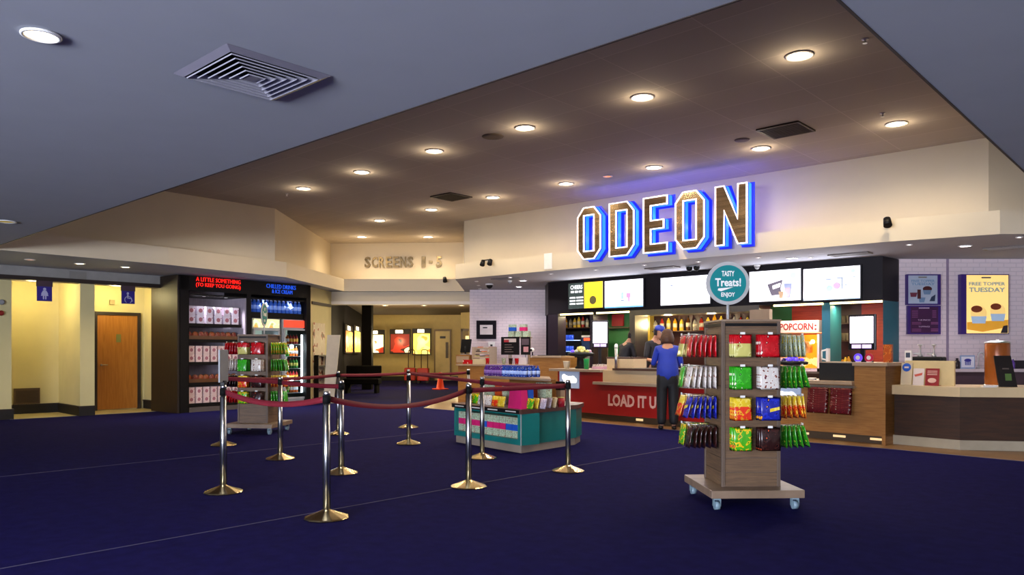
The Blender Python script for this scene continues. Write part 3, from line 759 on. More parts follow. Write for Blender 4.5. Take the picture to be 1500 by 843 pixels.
m = M(); m.cyl((0, -.0095, cz), (0, -.008, cz), r_ * .84, TEAL, n=40)
m.text('TASTY', -.055, .055, cz + .06, cz + .108, -.0095, PALE, .001, off=.03); m.text('Treats!', -.112, .112, cz - .028, cz + .045, -.0095, PALE, .001, off=.03); m.text('ENJOY', -.06, .06, cz - .128, cz - .08, -.0095, PALE, .001, off=.03)
m.build('face', t)
# ---------------------------------------------------------------- toilet nook: door, signs, wall vent
nd = line((-18.02, 5.8), (-18.02, 7.2))     # x runs to the right in view
DOORW = wood('orange beech door', '#b97a30', '#a5661f', 0.45, (12, 12, 1.0), 2.5)
xa, xb = nd.x(142), nd.x(201)
m = M(); m.box(xa - .07, xa, -.03, .05, 0, 2.17, BRONZE); m.box(xb, xb + .07, -.03, .05, 0, 2.17, BRONZE); m.box(xa, xb, -.03, .05, 2.10, 2.17, BRONZE)
t = put(m.build('door_1'), nd); t['kind'] = 'structure'
m = M(); m.box(xa, xb, -.01, .03, .02, 2.10, DOORW); m.build('door_leaf', t)
m = M(); m.box((xa + xb) / 2 - .03, (xa + xb) / 2 + .07, -.014, -.01, 1.5, 1.68, mat('green door plate', '#7d7f45', 0.4)); m.build('door_plate', t)
m = M(); m.cyl((xa + .08, -.06, 1.0), (xa + .2, -.06, 1.0), .01, STEEL); m.cyl((xa + .08, -.01, 1.0), (xa + .08, -.06, 1.0), .02, STEEL); m.build('door_handle', t)
BLUES = mat('violet blue sign', '#2a1c86', 0.5, var=0.03); SYM = mat('pale sign symbol', '#b4b4d2', 0.5)
hw_ = Fr(-16.67, 0, R(90))
def hangsign(px0, px1, py0, py1, lab, kind):
    x0, x1 = hw_.x(px0), hw_.x(px1); z0 = hw_.z(px0, py1); z1 = 2.66
    t = thing('hanging_sign', lab, 'sign', hw_, (x0 + x1) / 2, 0, z0); w2 = (x1 - x0) / 2; H_ = z1 - z0; z = H_ - .11
    m = M(); m.box(-w2, w2, -.012, .012, 0, z, BLUES); m.build('panel', t)
    m = M(); m.box(-w2 - .01, w2 + .01, -.02, .012, z, H_, mat('brown sign bracket', '#43303a', 0.5)); m.build('bracket', t)
    m = M(); y = -.014; c = 0
    if kind == 'woman':
        m.ball((0, y, z * .82), .028, SYM, sy=.1); m.prism([(-.03, z * .72), (.03, z * .72), (.065, z * .36), (-.065, z * .36)], y - .002, y, SYM)
        m.box(-.03, -.008, y - .002, y, z * .12, z * .36, SYM); m.box(.008, .03, y - .002, y, z * .12, z * .36, SYM); m.prism([(-.03, z * .72), (-.06, z * .5), (-.05, z * .46), (-.01, z * .66)], y - .003, y, SYM); m.prism([(.03, z * .72), (.06, z * .5), (.05, z * .46), (.01, z * .66)], y - .003, y, SYM)
    else:
        m.ball((-.01, y, z * .82), .024, SYM, sy=.1); m.box(-.025, .005, y - .002, y, z * .4, z * .72, SYM); m.box(-.02, .06, y - .002, y, z * .4, z * .48, SYM); m.prism([(.045, z * .48), (.06, z * .48), (.09, z * .2), (.07, z * .2)], y - .002, y, SYM)
        pts = [(-.07 * math.cos(a) * 1 - .0, z * .32 + .07 * math.sin(a)) for a in [R(d) for d in range(-60, 250, 20)]]
        m.tube([(p[0], y, p[1]) for p in pts if p[1] < z * .62], .007, SYM, 6)
    m.build('symbol', t)
hangsign(54, 76, 409, 441, 'small violet sign with a white woman symbol over the cream nook', 'woman')
hangsign(178, 197, 417, 445, 'small violet sign with a white wheelchair symbol above the wooden door', 'chair')
bw_ = Fr(-18.24, 4.3, R(90)); x0, x1 = bw_.x(20), bw_.x(58); z0, z1 = bw_.z(40, 592), bw_.z(40, 569)
m = M(); m.box(x0, x1, -.03, 0, z0, z1, mat('brown vent metal', '#5a4630', 0.6))
for k in range(9): m.box(x0 + .03, x1 - .03, -.036, -.03, z0 + .04 + k * (z1 - z0 - .08) / 9, z0 + .055 + k * (z1 - z0 - .08) / 9, mat('vent slat', '#3a2c1e', 0.6))
single(m, 'wall_vent', 'brown louvred wall vent low on the cream nook wall', 'vent', bw_)
m = M(); m.box(-.05, .05, -.03, 0, -.05, .05, mat('beige box', '#a8946a')); single(m, 'wall_sensor', 'small beige sensor box above the wooden door', 'sensor', nd, nd.x(164), 0, nd.z(164, 443))
pf = Fr(-16.94, 0, R(90)); m = M(); m.lathe([(.05, 0), (.05, .04), (.03, .05)], mat('red alarm', '#8c1410', 0.4), 16, T=Matrix.Rotation(R(90), 4, 'X')); single(m, 'fire_call_point', 'small round red alarm fitting at the far left edge', 'alarm', pf, pf.x(1), 0, pf.z(1, 459))
m = M(); m.lathe([(.05, 0), (.05, .04), (.03, .05)], GREYM, 16, T=Matrix.Rotation(R(90), 4, 'X')); single(m, 'wall_bell', 'small grey round fitting above the red alarm at the left edge', 'alarm', pf, pf.x(2), 0, pf.z(2, 443))
m = M(); m.box(-.15, .15, -.015, 0, -.1, .06, mat('faded grille', '#85817a', .8)); single(m, 'header_grille', 'faint grey grille on the header over the toilets', 'vent', Fr(-16.72, 0, R(90)), Fr(-16.72, 0, R(90)).x(114), -.003, 2.83)

# ---------------------------------------------------------------- snack and drinks cabinets
cf = Fr(-16.02, 7.31, R(95.1))
CBLK = mat('cabinet black', '#100d0b', 0.5, var=0.1, spec=.2); CSIDE = wood('dark cabinet side', '#2e2013', '#1f150d', 0.5, (14, 14, 1), 3)
CGREY = wood('pale grey lining', '#b8adb6', '#a39aa4', 0.6, (12, 12, 1), 4); CSHELF = mat('dark shelf', '#1a1616', 0.5)
XL = 0.0; X1a, X1b = cf.x(277), cf.x(362); X2a, X2b = cf.x(368), cf.x(449); XR = cf.x(455)
zo1 = cf.z(300, 427); zo2 = cf.z(410, 432)
t = thing('display_cabinet', 'black built-in snack and drinks cabinet with glowing red and blue header lettering', 'cabinet', cf)
Hc = ZS - .015
m = M(); m.box(XL - .22, XR, 0, .04, max(zo1, 2.42), Hc, CBLK); m.build('header', t)
m = M(); m.box(XL - .25, XL - .2, 0.02, 1.1, 0, Hc, CSIDE); m.box(XL - .2, X1a, 0, .08, 0, Hc, CBLK); m.box(X1a - .02, X1a, 0, 1.0, 0, Hc, CBLK); m.build('side_panel', t)
m = M(); m.box(X1b, X2a, 0, 1.0, 0, Hc, CBLK); m.build('divider', t)
m = M(); m.box(X2b, XR, 0, 1.0, 0, Hc, CBLK); m.build('side_panel', t)
m = M(); m.box(X1a, X1b, .92, .96, .12, Hc, CGREY); m.box(X1b - .03, X1b - .002, .03, .95, .12, 2.5, CGREY); m.box(X1a, X1a + .02, .06, .95, .12, 2.5, CGREY); m.build('lining', t)
m = M(); m.box(X2a, X2b, .92, .96, .12, Hc, mat('dark blue lining', '#1a1c30', .6)); m.build('lining', t)
m = M(); m.box(XL - .2, XR, .03, .9, 0, .1, mat('cabinet plinth', '#5b524e', .6)); m.build('plinth', t)
m = M(); m.box(X1a, X2b, .04, .95, 2.5, 2.53, CBLK); m.build('top_board', t)
REDN = mat('red neon letters', '#ff2010', 0.4, em='#ff1a10', es=1.2, var=0); BLUN = mat('blue neon letters', '#2060ff', 0.4, em='#1d58d8', es=.6, var=0)
m = M(); a, b = cf.x(287), cf.x(352); zA = cf.z(320, 408.5); zB = cf.z(320, 414.5); zC = cf.z(320, 416.5); zD = cf.z(320, 423.5)
m.text('A LITTLE SOMETHING', a, b, zB, zA, 0, REDN, .015, off=-.004); m.text('(TO KEEP YOU GOING)', a, b, zD, zC, 0, REDN, .015, off=-.004); m.build('neon_lettering', t)
m = M(); a, b = cf.x(390), cf.x(433); m.text('CHILLED DRINKS', a, b, cf.z(411, 423.5), cf.z(411, 417.5), 0, BLUN, .015, off=-.004); m.text('& ICE CREAM', a + .15, b - .1, cf.z(411, 430.5), cf.z(411, 425), 0, BLUN, .015, off=-.004); m.build('neon_lettering', t)
for px in (299, 331, 386, 423):
    e = downlight(.03, ECOOL, 60, (.92, .88, 1.0), 120); e.name = 'spot'; e.parent = t; e.location = (cf.x(px, .15), .15, 2.5)
# shelves of the snack bay: z of the tops from the photo
S = .12                                         # shelf front plane
sh = [(cf.z(300, 475, S), 'top'), (cf.z(300, 498, S), 'second'), (cf.z(300, 531, S), 'third'), (cf.z(300, 561, S), 'fourth'), (cf.z(300, 591, S), 'bottom')]
xs0, xs1 = X1a + .02, cf.x(353, S)
for z, nme in sh:
    m = M(); m.box(xs0, xs1, S, .9, z - .05, z, CSHELF); m.box(xs0, xs1, S - .005, S, z - .06, z + .008, CBLK); m.build('shelf', t)
POPB = pattern('print popcorn box', ['#e8ccc8', '#f0dcd8', '#c87878', '#8c2430'], 9, .4); POPW = pattern('print white tub', ['#efe6f2', '#f4eef6', '#b06a88', '#7a2038'], 9, .4)
def boxmesh(mt, w_, d_, h_, tap=0.0, panel=None):
    m = M(); a = w_ / 2; b = a * (1 - tap); vs = [(-b, 0, 0), (b, 0, 0), (b, d_, 0), (-b, d_, 0), (-a, 0, h_), (a, 0, h_), (a, d_, h_), (-a, d_, h_)]
    m.add(vs, [(0, 1, 5, 4), (1, 2, 6, 5), (2, 3, 7, 6), (3, 0, 4, 7), (4, 5, 6, 7), (3, 2, 1, 0)], mt)
    if panel: m.ball((0, -.001, h_ * .5), w_ * .28, panel, sy=.02)
    return m.mesh('snack_box')
def inst(name, me, fr, x, y, z, rz, lab, cat, grp=None):
    o = bpy.data.objects.new(name, me); COL.objects.link(o); put(o, fr, x, y, z, rz); return tag(o, lab, cat, grp)
RPRINT = mat('dark red print', '#b4707c', .5); 
mb = boxmesh(POPW, .165, .18, .19, .08, RPRINT); mb2 = boxmesh(POPB, .14, .16, .175, .05, RPRINT)
for z, nme in (sh[0], sh[2], sh[4]):
    me = mb if nme == 'top' else mb2; n = 6 if nme == 'top' else 7
    for c_ in range(n):
        for r_i in range(2):
            x = xs0 + .12 + c_ * (xs1 - xs0 - .24) / (n - 1); hz = .19 if nme == 'top' else .175
            if nme == 'top' and r_i == 1 and False: continue
            o = inst('popcorn_box', me, cf, x, S + .03, z + r_i * (hz + .003) + .001, random.uniform(-.06, .06),
                 '%s printed popcorn box, %s one in column %s of %s shelf' % ('white' if nme == 'top' else 'pink', ('lower', 'upper')[r_i], ('one', 'two', 'three', 'four', 'five', 'six', 'seven')[c_], nme), 'popcorn box', 'popcorn boxes on the %s cabinet shelf' % nme)
SN1 = pattern('print snack mix', ['#7c2418', '#a86a50', '#3c120c', '#c8b8a0'], 22, .4); SN2 = pattern('print snack orange', ['#903c18', '#a86a30', '#4c140c', '#c89860'], 22, .4)
TRAYW = mat('amber tray', '#6a421c', .4); pk = {}
for z, nme in (sh[1], sh[3]):
    for c_ in range(3):
        x = xs0 + .25 + c_ * (xs1 - xs0 - .5) / 2; ww = .23
        tr = thing('snack_tray', 'open amber snack tray, %s on the %s cabinet shelf' % (('left one', 'middle one', 'right one')[c_], nme), 'tray', cf, x, S + .02, z + .001, group='snack trays in the cabinet')
        m = M(); m.box(-ww, ww, 0, .01, 0, .085, TRAYW); m.box(-ww, ww, .3, .31, 0, .085, TRAYW); m.box(-ww, -ww + .01, 0, .31, 0, .085, TRAYW); m.box(ww - .01, ww, 0, .31, 0, .085, TRAYW); m.box(-ww, ww, 0, .31, 0, .01, TRAYW); m.build('tray', tr)
        for q in range(3):
            kk = (nme, q % 2)
            if kk not in pk: mm = M(); mm.ball((0, 0, .08), .075, (SN1, SN2)[(nme == 'fourth') ^ (q % 2)], n=10, sz=1.1, sy=.5); pk[kk] = mm.mesh('snack_pack')
            inst('snack_pack', pk[kk], cf, x - .14 + q * .14, S + .12, z + .02, random.uniform(-.4, .4), 'small wrapped snack pack, %s in the %s tray of the %s shelf' % (('left', 'middle', 'right')[q], ('left', 'middle', 'right')[c_], nme), 'snack pack', 'snack packs in the amber trays')
# drinks bay: bottle shelf, two fridges
zb_ = cf.z(405, 459, .15)
m = M(); m.box(X2a, X2b, .1, .9, zb_ - .13, zb_, CBLK); m.build('shelf', t)
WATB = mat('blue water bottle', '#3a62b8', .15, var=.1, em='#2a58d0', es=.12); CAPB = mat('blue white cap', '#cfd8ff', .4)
def bottle_mesh(r, h, body, cap, lab_=None, n=12):
    m = M(); m.lathe([(r * .92, 0), (r, .01), (r, h * .62), (r * .85, h * .72), (r * .36, h * .86), (r * .36, h * .92)], body, n); m.lathe([(r * .42, h * .92), (r * .42, h), (1e-4, h)], cap, n)
    if lab_: m.lathe([(r * 1.02, h * .25), (r * 1.02, h * .55)], lab_, n)
    return m.mesh('bottle')
wb = bottle_mesh(.05, .3, WATB, CAPB, mat('pale bottle label', '#8fb0f0', .4, em='#7098ff', es=.15))
for c_ in range(13):
    for r_i in range(2):
        x = X2a + .07 + c_ * (X2b - X2a - .16) / 12
        inst('water_bottle', wb, cf, x, .17 + r_i * .12, zb_ + .001, 0, 'blue water bottle on the fridge-top shelf, %s row' % ('front', 'back')[r_i], 'bottle', 'blue water bottles above the fridges, %s row' % ('front', 'back')[r_i])
FRM = mat('fridge grey', '#a9abad', .35); FRI = mat('fridge interior', '#c6ccc4', .5, em='#cfe0d0', es=.4); TUBE = mat('fridge tube', '#ffffff', .4, em='#e4f0ff', es=9, var=0)
GLS = mat('fridge glass', '#e8f4f4', .03, trans=1.0, var=0)
def fridge(px0, px1, lab, lightbox, tubes):
    x0, x1 = cf.x(px0, .1), cf.x(px1, .1); w_ = x1 - x0; zt = zb_ - .14; zl = cf.z(px0, 481, .1)
    f = thing('drinks_fridge', lab, 'fridge', cf, x0, .1, .1)
    zt -= .1; zl -= .1
    m = M(); m.box(0, .04, 0, .7, 0, zt, FRM); m.box(w_ - .04, w_, 0, .7, 0, zt, FRM); m.box(.04, w_ - .04, .66, .7, 0, zt, FRI); m.box(0.04, w_ - .04, 0, .66, 0, .08, FRM); m.box(.04, w_ - .04, 0.02, .66, zl - .02, zt, FRM); m.build('body', f)
    m = M(); m.box(.03, w_ - .03, -.02, .02, zl + .02, zt - .02, lightbox); m.build('lightbox', f)
    m = M(); m.box(.04, w_ - .04, -.012, -.006, .08, zl - .02, GLS)
    for (a, b, c_, d) in ((.02, .06, .06, zl - .02), (w_ - .06, w_ - .02, .06, zl - .02), (.02, w_ - .02, .05, .1), (.02, w_ - .02, zl - .05, zl - .01)): m.box(a, b, -.03, 0, c_, d, FRM)
    m.build('door', f)
    hs = []
    for k in range(5):
        z = .2 + k * (zl - .4) / 4.6; hs.append(z); m = M(); m.box(.05, w_ - .05, .08, .62, z - .015, z, FRM); m.build('shelf', f)
    if tubes:
        m = M(); m.cyl((w_ - .1, .06, .2), (w_ - .1, .06, zl - .15), .02, TUBE); m.build('light_tube', f); lamp_point(f, (w_ * .5, .12, zl * .75), 14, (.9, .96, 1), .05); lamp_point(f, (w_ * .5, .12, zl * .3), 12, (.9, .96, 1), .05)
    return f, x0, w_, hs
LB1 = pattern('lightbox cream', ['#e8e0a0', '#f0f0c0', '#a8b070', '#e0a050'], 5, .4, es=1.0); LB2 = mat('lightbox red', '#d84028', .4, em='#e04a30', es=1.0, var=.3, vs=4)
drinks = [bottle_mesh(.04, .24, mat('green drink', '#2c7a28', .2), mat('cap red', '#b01818', .4), mat('label a', '#d8d060', .4)), bottle_mesh(.04, .24, mat('orange drink', '#c8601c', .2), mat('cap white', '#e0e0e0', .4), mat('label b', '#e8e8e8', .4)),
          bottle_mesh(.04, .24, mat('red drink', '#8c1c1c', .2), mat('cap black', '#101010', .4), mat('label c', '#e0a030', .4))]
for px0, px1, lab, lb, tb, nm in ((369, 410, 'left glass-door drinks fridge with a cream lightbox, half behind the far stand', LB1, True, 'left'), (414, 449, 'right glass-door drinks fridge with an orange-red lightbox and bright tube', LB2, True, 'right')):
    f, x0, w_, hs = fridge(px0, px1, lab, lb, tb)
    for k, z in enumerate(hs):
        for q in range(6):
            inst('drink_bottle', drinks[(k + (q > 2)) % 3], cf, x0 + .11 + q * (w_ - .26) / 5, .1 + .2, .1 + z + .001, 0, 'small %s drink bottle in the %s fridge, shelf %s up' % (('green', 'orange', 'red')[(k + (q > 2)) % 3], nm, ('one', 'two', 'three', 'four', 'five')[k]), 'bottle', 'drink bottles in the %s fridge, shelf %s' % (nm, ('one', 'two', 'three', 'four', 'five')[k]))
# mural wall right of the cabinet
mw = line((-16.62, 10.52), (-17.76, 12.02))
MUR = pattern('pale mural print', ['#cfbfa4', '#d8cab0', '#a05038', '#5a4630'], 5, .6)
z0, z1 = mw.z(470, 592), mw.z(470, 474)
m = M(); a, b = mw.x(458), mw.x(475); m.box(a, b, -.02, -.004, max(.02, z0), z1, MUR); single(m, 'wall_mural', 'tall pale mural strip with red scribbles right of the drinks fridges', 'mural', mw)
t = thing('literature_rack', 'black narrow box shelf against the mural strip', 'rack', mw, a, -.03, mw.z(466, 590) if mw.z(466, 590) > .02 else .02)
zt = mw.z(466, 523); w_ = b - a
m = M(); m.box(0, .025, -.12, 0, 0, zt, CBLK); m.box(w_ - .025, w_, -.12, 0, 0, zt, CBLK)
m.build('frame', t)
for k in range(4): m = M(); m.box(.025, w_ - .025, -.12, 0, zt * (k + 1) / 4.2 + .05, zt * (k + 1) / 4.2 + .08, CBLK); m.build('shelf', t)
m = M(); m.box(mw.x(456), mw.x(484), -.03, -.004, mw.z(470, 448), mw.z(470, 444), BRONZE); single(m, 'picture_rail', 'thin dark rail high on the wall above the mural strip', 'rail', mw)
lb = frontal(486, 19.2); m = M(); z1 = lb.z(486, 491); T = Matrix.Rotation(R(-4), 4, 'Y')
m.add([(lb.x(474), 0, 0.0), (lb.x(489), 0, 0.0), (lb.x(497), .12, z1), (lb.x(478), .12, z1)], [(0, 1, 2, 3)], mat('white board', '#c9bda8', .6)); single(m, 'leaning_board', 'tall cream board leaning by the dark lobby opening', 'board', lb, solid=.04)
# ---------------------------------------------------------------- lobby to the screens
lw = frontal(560, 33.9)
PBLK = mat('poster box black', '#1a100c', .5)
def poster(fr, px0, px1, py0, py1, lab, cols, scale, y=0.0, strong=1.6, head='#fff0d0', d=.1):
    x0, x1 = fr.x(px0, y), fr.x(px1, y); pc = (px0 + px1) / 2; z0, z1 = fr.z(pc, py1, y), fr.z(pc, py0, y)
    t = thing('poster_lightbox', lab, 'poster', fr, x0, y, z0); w_ = x1 - x0; h_ = z1 - z0
    m = M(); m.box(-.05, w_ + .05, -d, -.01, -.05, h_ + .22, PBLK); m.build('case', t, .01)
    pic = pattern('poster ' + lab[:14], cols, scale, .4, es=strong); m = M(); m.box(0, w_, -d - .006, -d, 0, h_, pic); m.build('poster', t)
    m = M(); m.box(w_ * .25, w_ * .65, -d - .006, -d, h_ + .04, h_ + .18, mat('head light', '#ffffff', .4, em=head, es=4, var=0)); m.build('title_light', t)
    lamp_point(t, (w_ / 2, -d - .35, h_ * .6), 14, (1, .8, .45), .15)
poster(lw, 538, 562, 491, 517, 'lit white lobby poster with small red figures', ['#f4e8b0', '#fff4c8', '#d85020', '#8c2010'], 2.2)
poster(lw, 573, 600, 490, 517, 'lit dark red lobby poster, middle of the back wall', ['#701408', '#a02410', '#300804', '#f0d8b0'], 2.0, strong=1.2)
poster(lw, 606, 630, 489, 519, 'lit yellow and brown lobby poster, right of the red one', ['#f0d850', '#f8e870', '#c87820', '#703018'], 1.6)
pl_ = line(D0, D1)
poster(pl_, 503, 513, 486, 516, 'lit orange poster on the dark side wall of the lobby, nearer', ['#d8781c', '#f0c060', '#a04810', '#602808'], 2.4, d=.08)
poster(pl_, 516.5, 525, 486, 516, 'lit yellow poster on the dark side wall of the lobby, farther', ['#e8c830', '#f0dc60', '#a88820', '#806010'], 2.4, d=.08)
dp = frontal(530, 26); m = M(); m.box(0, dp.x(544), 0, .35, 0, ZS, mat('dark pillar paint', '#080606', .8, spec=.1)); o = put(m.build('wall_pillar'), dp); o['kind'] = 'structure'
# lobby doors
LD = mat('cream door', '#c4ac70', .5); LDF = mat('brown door frame', '#6c5430', .5)
z1 = lw.z(648, 483); a, b = lw.x(638), lw.x(659)
m = M(); m.box(a - .06, a, -.05, 0, 0, z1, LDF); m.box(b, b + .06, -.05, 0, 0, z1, LDF); m.box(a, b, -.05, 0, z1 - .08, z1, LDF); o = put(m.build('door_2'), lw, 0, -.02); o['kind'] = 'structure'
m = M(); m.box(a, b, -.04, 0, .02, z1 - .08, LD); m.build('door_leaf', o); m = M(); m.box(b - .18, b - .06, -.06, -.04, 1.0, 1.7, mat('dark push plate', '#4a3a22', .5)); m.build('push_plate', o)
m = M(); m.box(a + .2, a + .45, -.046, -.04, z1 - .4, z1 - .3, PBLK); m.build('door_sign', o)
lw2 = frontal(680, 31.8); z2 = lw2.z(680, 482); m = M(); a, b = lw2.x(675), lw2.x(688); m.box(a, a + .08, -.05, 0, 0, z2, LDF); m.box(a, b + .3, -.05, 0, z2 - .1, z2, LDF); m.box(a + .08, b + .3, -.03, 0, 0, z2 - .1, mat('dim doorway', '#8a7344', .6)); o = put(m.build('door_3'), lw2, 0, -.02); o['kind'] = 'structure'
m = M(); m.box(a + .2, a + .75, -.05, -.03, z2 - .75, z2 - .3, mat('lit door pane', '#f0d890', .4, em='#ffdc90', es=1.3)); m.build('door_pane', o)
# skirting and low dark rail of the lobby
m = M(); m.box(lw.x(523), lw.x(675), -.03, 0, 0, .2, SKIRT); o = put(m.build('baseboard_lobby'), lw, 0, -.01); o['kind'] = 'structure'
# cone
CON = mat('orange cone', '#e8380c', .5, em='#e8380c', es=.05); ce = floor_at(645, 571)
t = thing('traffic_cone', 'small orange traffic cone standing on the lobby floor', 'cone', WORLD, ce[0], ce[1], 0)
m = M(); m.lathe([(.16, .03), (.14, .04), (.05, .56), (.045, .58), (1e-3, .58)], CON, 20); m.build('cone', t); m = M(); m.box(-.2, .2, -.2, .2, 0, .035, CON); m.build('base', t, .01)
# red carts
REDC = mat('red cart plastic', '#b01c10', .45)
for k, (px, lab) in enumerate(((602, 'left red wheeled cleaning cart by the lobby back wall'), (621, 'right red wheeled cleaning cart by the lobby back wall'))):
    cw = deep(px, 31.5 - k * .4); t = thing('cleaning_cart', lab, 'cart', Fr(cw[0], cw[1], TH), 0, 0, 0)
    m = M(); m.box(-.26, .2, -.2, .25, .1, .62, REDC); m.build('bin', t, .04)
    m = M(); pts = [(-.12, .1, .6), (-.12, .1, 1.3), (-.08, .1, 1.36), (.1, .1, 1.36), (.14, .1, 1.3), (.14, .1, .6)]; m.tube(pts, .018, mat('cart handle', '#4a3018', .5)); m.build('handle', t)
    for x in (-.2, .15):
        m = M(); m.cyl((x, -.2, .06), (x, -.16, .06), .06, BLACK); m.cyl((x, .2, .06), (x, .24, .06), .06, BLACK); m.build('wheels', t)
# dark bench in the shade of the side wall
bx, by = deep(528, 23.6); t = thing('bench', 'dark low bench in the shadow at the left of the lobby', 'bench', Fr(bx, by, TH), 0, 0, 0); DB = mat('black upholstery', '#070505', .9, spec=.1)
m = M(); m.box(-.55, .55, 0, .6, .28, .45, DB); m.build('seat', t, .03); m = M(); m.box(-.55, .55, .5, .62, .45, .85, DB); m.build('backrest', t, .03)
for x in (-.45, .45):
    m = M(); m.box(x - .04, x + .04, .05, .55, 0, .28, DB); m.build('leg', t)
# ---------------------------------------------------------------- teal island with boxes, bags and bottles
isl = Fr(-8.05, 7.52, R(-10.3))
TEALP = mat('teal laminate', '#14736e', 0.35, var=.08, vs=3); TAUPE = mat('taupe plinth', '#8f8172', .5); TOPB = mat('brown deck', '#5a3a34', .35, var=.1, vs=8); TANS = mat('tan shelf', '#a88f74', .45)
OAK = wood('oak counter', '#a8773c', '#8a5a28', .45, (1.3, 1.3, 16), 3)
poly = [(0, 0), (1.565, 0), (1.30, 1.17), (1.05, 1.5), (.25, 1.5), (-.1, 1.2)]
t = thing('display_island', 'low teal sweet island with taupe plinth and a raised bottle shelf', 'display unit', isl)
m = M(); m.prism(offs(poly, .02), 0, .1, TAUPE, 'z'); m.build('plinth', t)
m = M(); m.prism([(.0, .30), (1.49, .30), (1.565, 0), (1.30, 1.17), (1.05, 1.5), (.25, 1.5), (-.1, 1.2)], .1, .50, TEALP, 'z'); m.box(0, 1.565, 0, .3, .1, .17, TEALP); m.box(1.49, 1.565, 0, .3, .17, .5, TEALP); m.box(0, .04, 0, .3, .17, .5, TEALP); m.build('body', t)
m = M(); m.box(1.555, 1.568, -.004, .004, .1, .5, SRIM); m.build('corner_strip', t)
m = M(); m.prism(offs(poly, -.03), .50, .56, TOPB, 'z'); m.build('deck', t, .004)
m = M(); m.box(.0, 1.56, -.036, -.031, .505, .55, BLACK)
for k in range(4): m.box(.08 + k * .4, .3 + k * .4, -.039, -.036, .52, .535, mat('price label', '#d8d0c8', .5))
m.build('price_strip', t)
zt = .945
m = M(); m.box(.35, 1.12, .72, .95, .56, zt - .035, OAK); m.build('riser', t)
sx0, sx1 = isl.x(709, .45), isl.x(806, .45)
m = M(); m.prism([(isl.x(708, .4), .40), (isl.x(807, .4), .40), (isl.x(805, .95), .95), (isl.x(716, .95), .95)], zt - .035, zt, TANS, 'z'); m.build('bottle_shelf', t, .003)
BPR = pattern('print kids box', ['#a8b898', '#d0dcc0', '#4a7a50', '#c86860'], 34, .4); PINK = mat('pink card', '#d81c6c', .45); BLU = mat('blue card', '#1c58c0', .45); ORG = mat('orange card', '#c84818', .45)
def bandbox(w_, d_, h_, c_, b0=.36, b1=.66):
    m = M(); m.box(-w_ / 2, w_ / 2, 0, d_, 0, h_ * b0, BPR); m.box(-w_ / 2 - .001, w_ / 2 + .001, -.001, d_, h_ * b0, h_ * b1, c_); m.box(-w_ / 2, w_ / 2, 0, d_, h_ * b1, h_, BPR); return m.mesh('kids_box')
kb = {c: bandbox(.13, .16, .27, mm) for c, mm in (('pink', PINK), ('blue', BLU))}
for k, c_ in enumerate(['pink', 'pink', 'pink', 'pink', 'blue', 'pink', 'pink', 'pink', 'blue', 'blue']):
    inst('snack_box', kb[c_], isl, .10 + k * .142, .05, .172, 0, '%s-banded snack box low in the teal island, %s from its left end' % (c_, ['first', 'second', 'third', 'fourth', 'fifth', 'sixth', 'seventh', 'eighth', 'ninth', 'tenth'][k]), 'snack box', 'banded boxes in the island shelf')
def tall(px0, px1, py, y, c_, lab, cat='box', d_=.1, tap=.0, name='gift_box'):
    x0, x1 = isl.x(px0, y), isl.x(px1, y); h_ = isl.z((px0 + px1) / 2, py, y) - .56; m = M(); w_ = x1 - x0; q = w_ * tap
    vs = [(-w_ / 2, 0, 0), (w_ / 2, 0, 0), (w_ / 2, d_, 0), (-w_ / 2, d_, 0), (-w_ / 2 + q, q * .3, h_), (w_ / 2 - q, q * .3, h_), (w_ / 2 - q, d_ - q * .3, h_), (-w_ / 2 + q, d_ - q * .3, h_)]
    m.add(vs, [(0, 1, 5, 4), (1, 2, 6, 5), (2, 3, 7, 6), (3, 0, 4, 7), (4, 5, 6, 7), (3, 2, 1, 0)], c_); return single(m, name, lab, cat, isl, (x0 + x1) / 2, y, .561)
tall(709, 723, 561, .5, BPR, 'tall green patterned box on the teal island, left side')
tall(725, 733, 563, .42, ORG, 'narrow orange box on the teal island, left of the pink one')
tall(735, 742, 563, .45, BPR, 'narrow patterned box wedged beside the tall pink box on its left')
b_ = tall(744, 764, 566, .03, PINK, 'tall tapered pink popcorn bucket stack on the teal island corner', 'popcorn bucket', .12, .12, 'popcorn_bucket')
tall(766, 773, 566, .16, BLU, 'tall blue bucket stack right behind the pink one', 'popcorn bucket', .1, .05, 'popcorn_bucket')
tall(776, 783, 563, .45, ORG, 'narrow orange box on the teal island, right of the blue one'); tall(785, 800, 561, .5, BPR, 'tall patterned box at the right of the teal island')
bagc = [(690, 'yellow', .12, YEL), (697, 'lime', .2, FILMS['lime']), (707, 'white', .1, FILMS['white']), (716, 'white', .14, FILMS['white']), (727, 'orange', .12, FILMS['orange']), (736, 'yellow', .1, YEL), (778, 'lime', .15, FILMS['lime']), (786, 'yellow', .25, YEL), (797, 'lilac', .3, pattern('film lilac', ['#b8a8b8', '#ded0dc', '#8c7c94', '#e8e0e8'], 24, .3)), (805, 'lilac', .45, pattern('film lilac', [], 24)), (813, 'beige', .55, pattern('film beige', ['#d0b88c', '#e0cca4', '#b89868', '#a82c20'], 22, .3))]
for k, (px, c_, y, mm) in enumerate(bagc):
    FILMS[c_] = mm
    o_ = inst('snack_bag', bagmesh(c_, .14, .14), isl, isl.x(px, y), y, .561, 0, 'small %s snack bag standing on the island deck, %s' % (c_, ['at the far left end', 'second from the left end', 'third from the left end', 'just left of the orange box', 'in front of the narrow orange box', 'against the pink bucket, left side', 'right against the blue bucket', 'before the right orange box', 'before the right patterned box', 'second from the right end', 'beside the red tin'][k]), 'snack bag')
    o_.location.z = .561 + .136; o_.rotation_euler = (R(-14), 0, isl.a + R(k * 37 % 40 - 20))
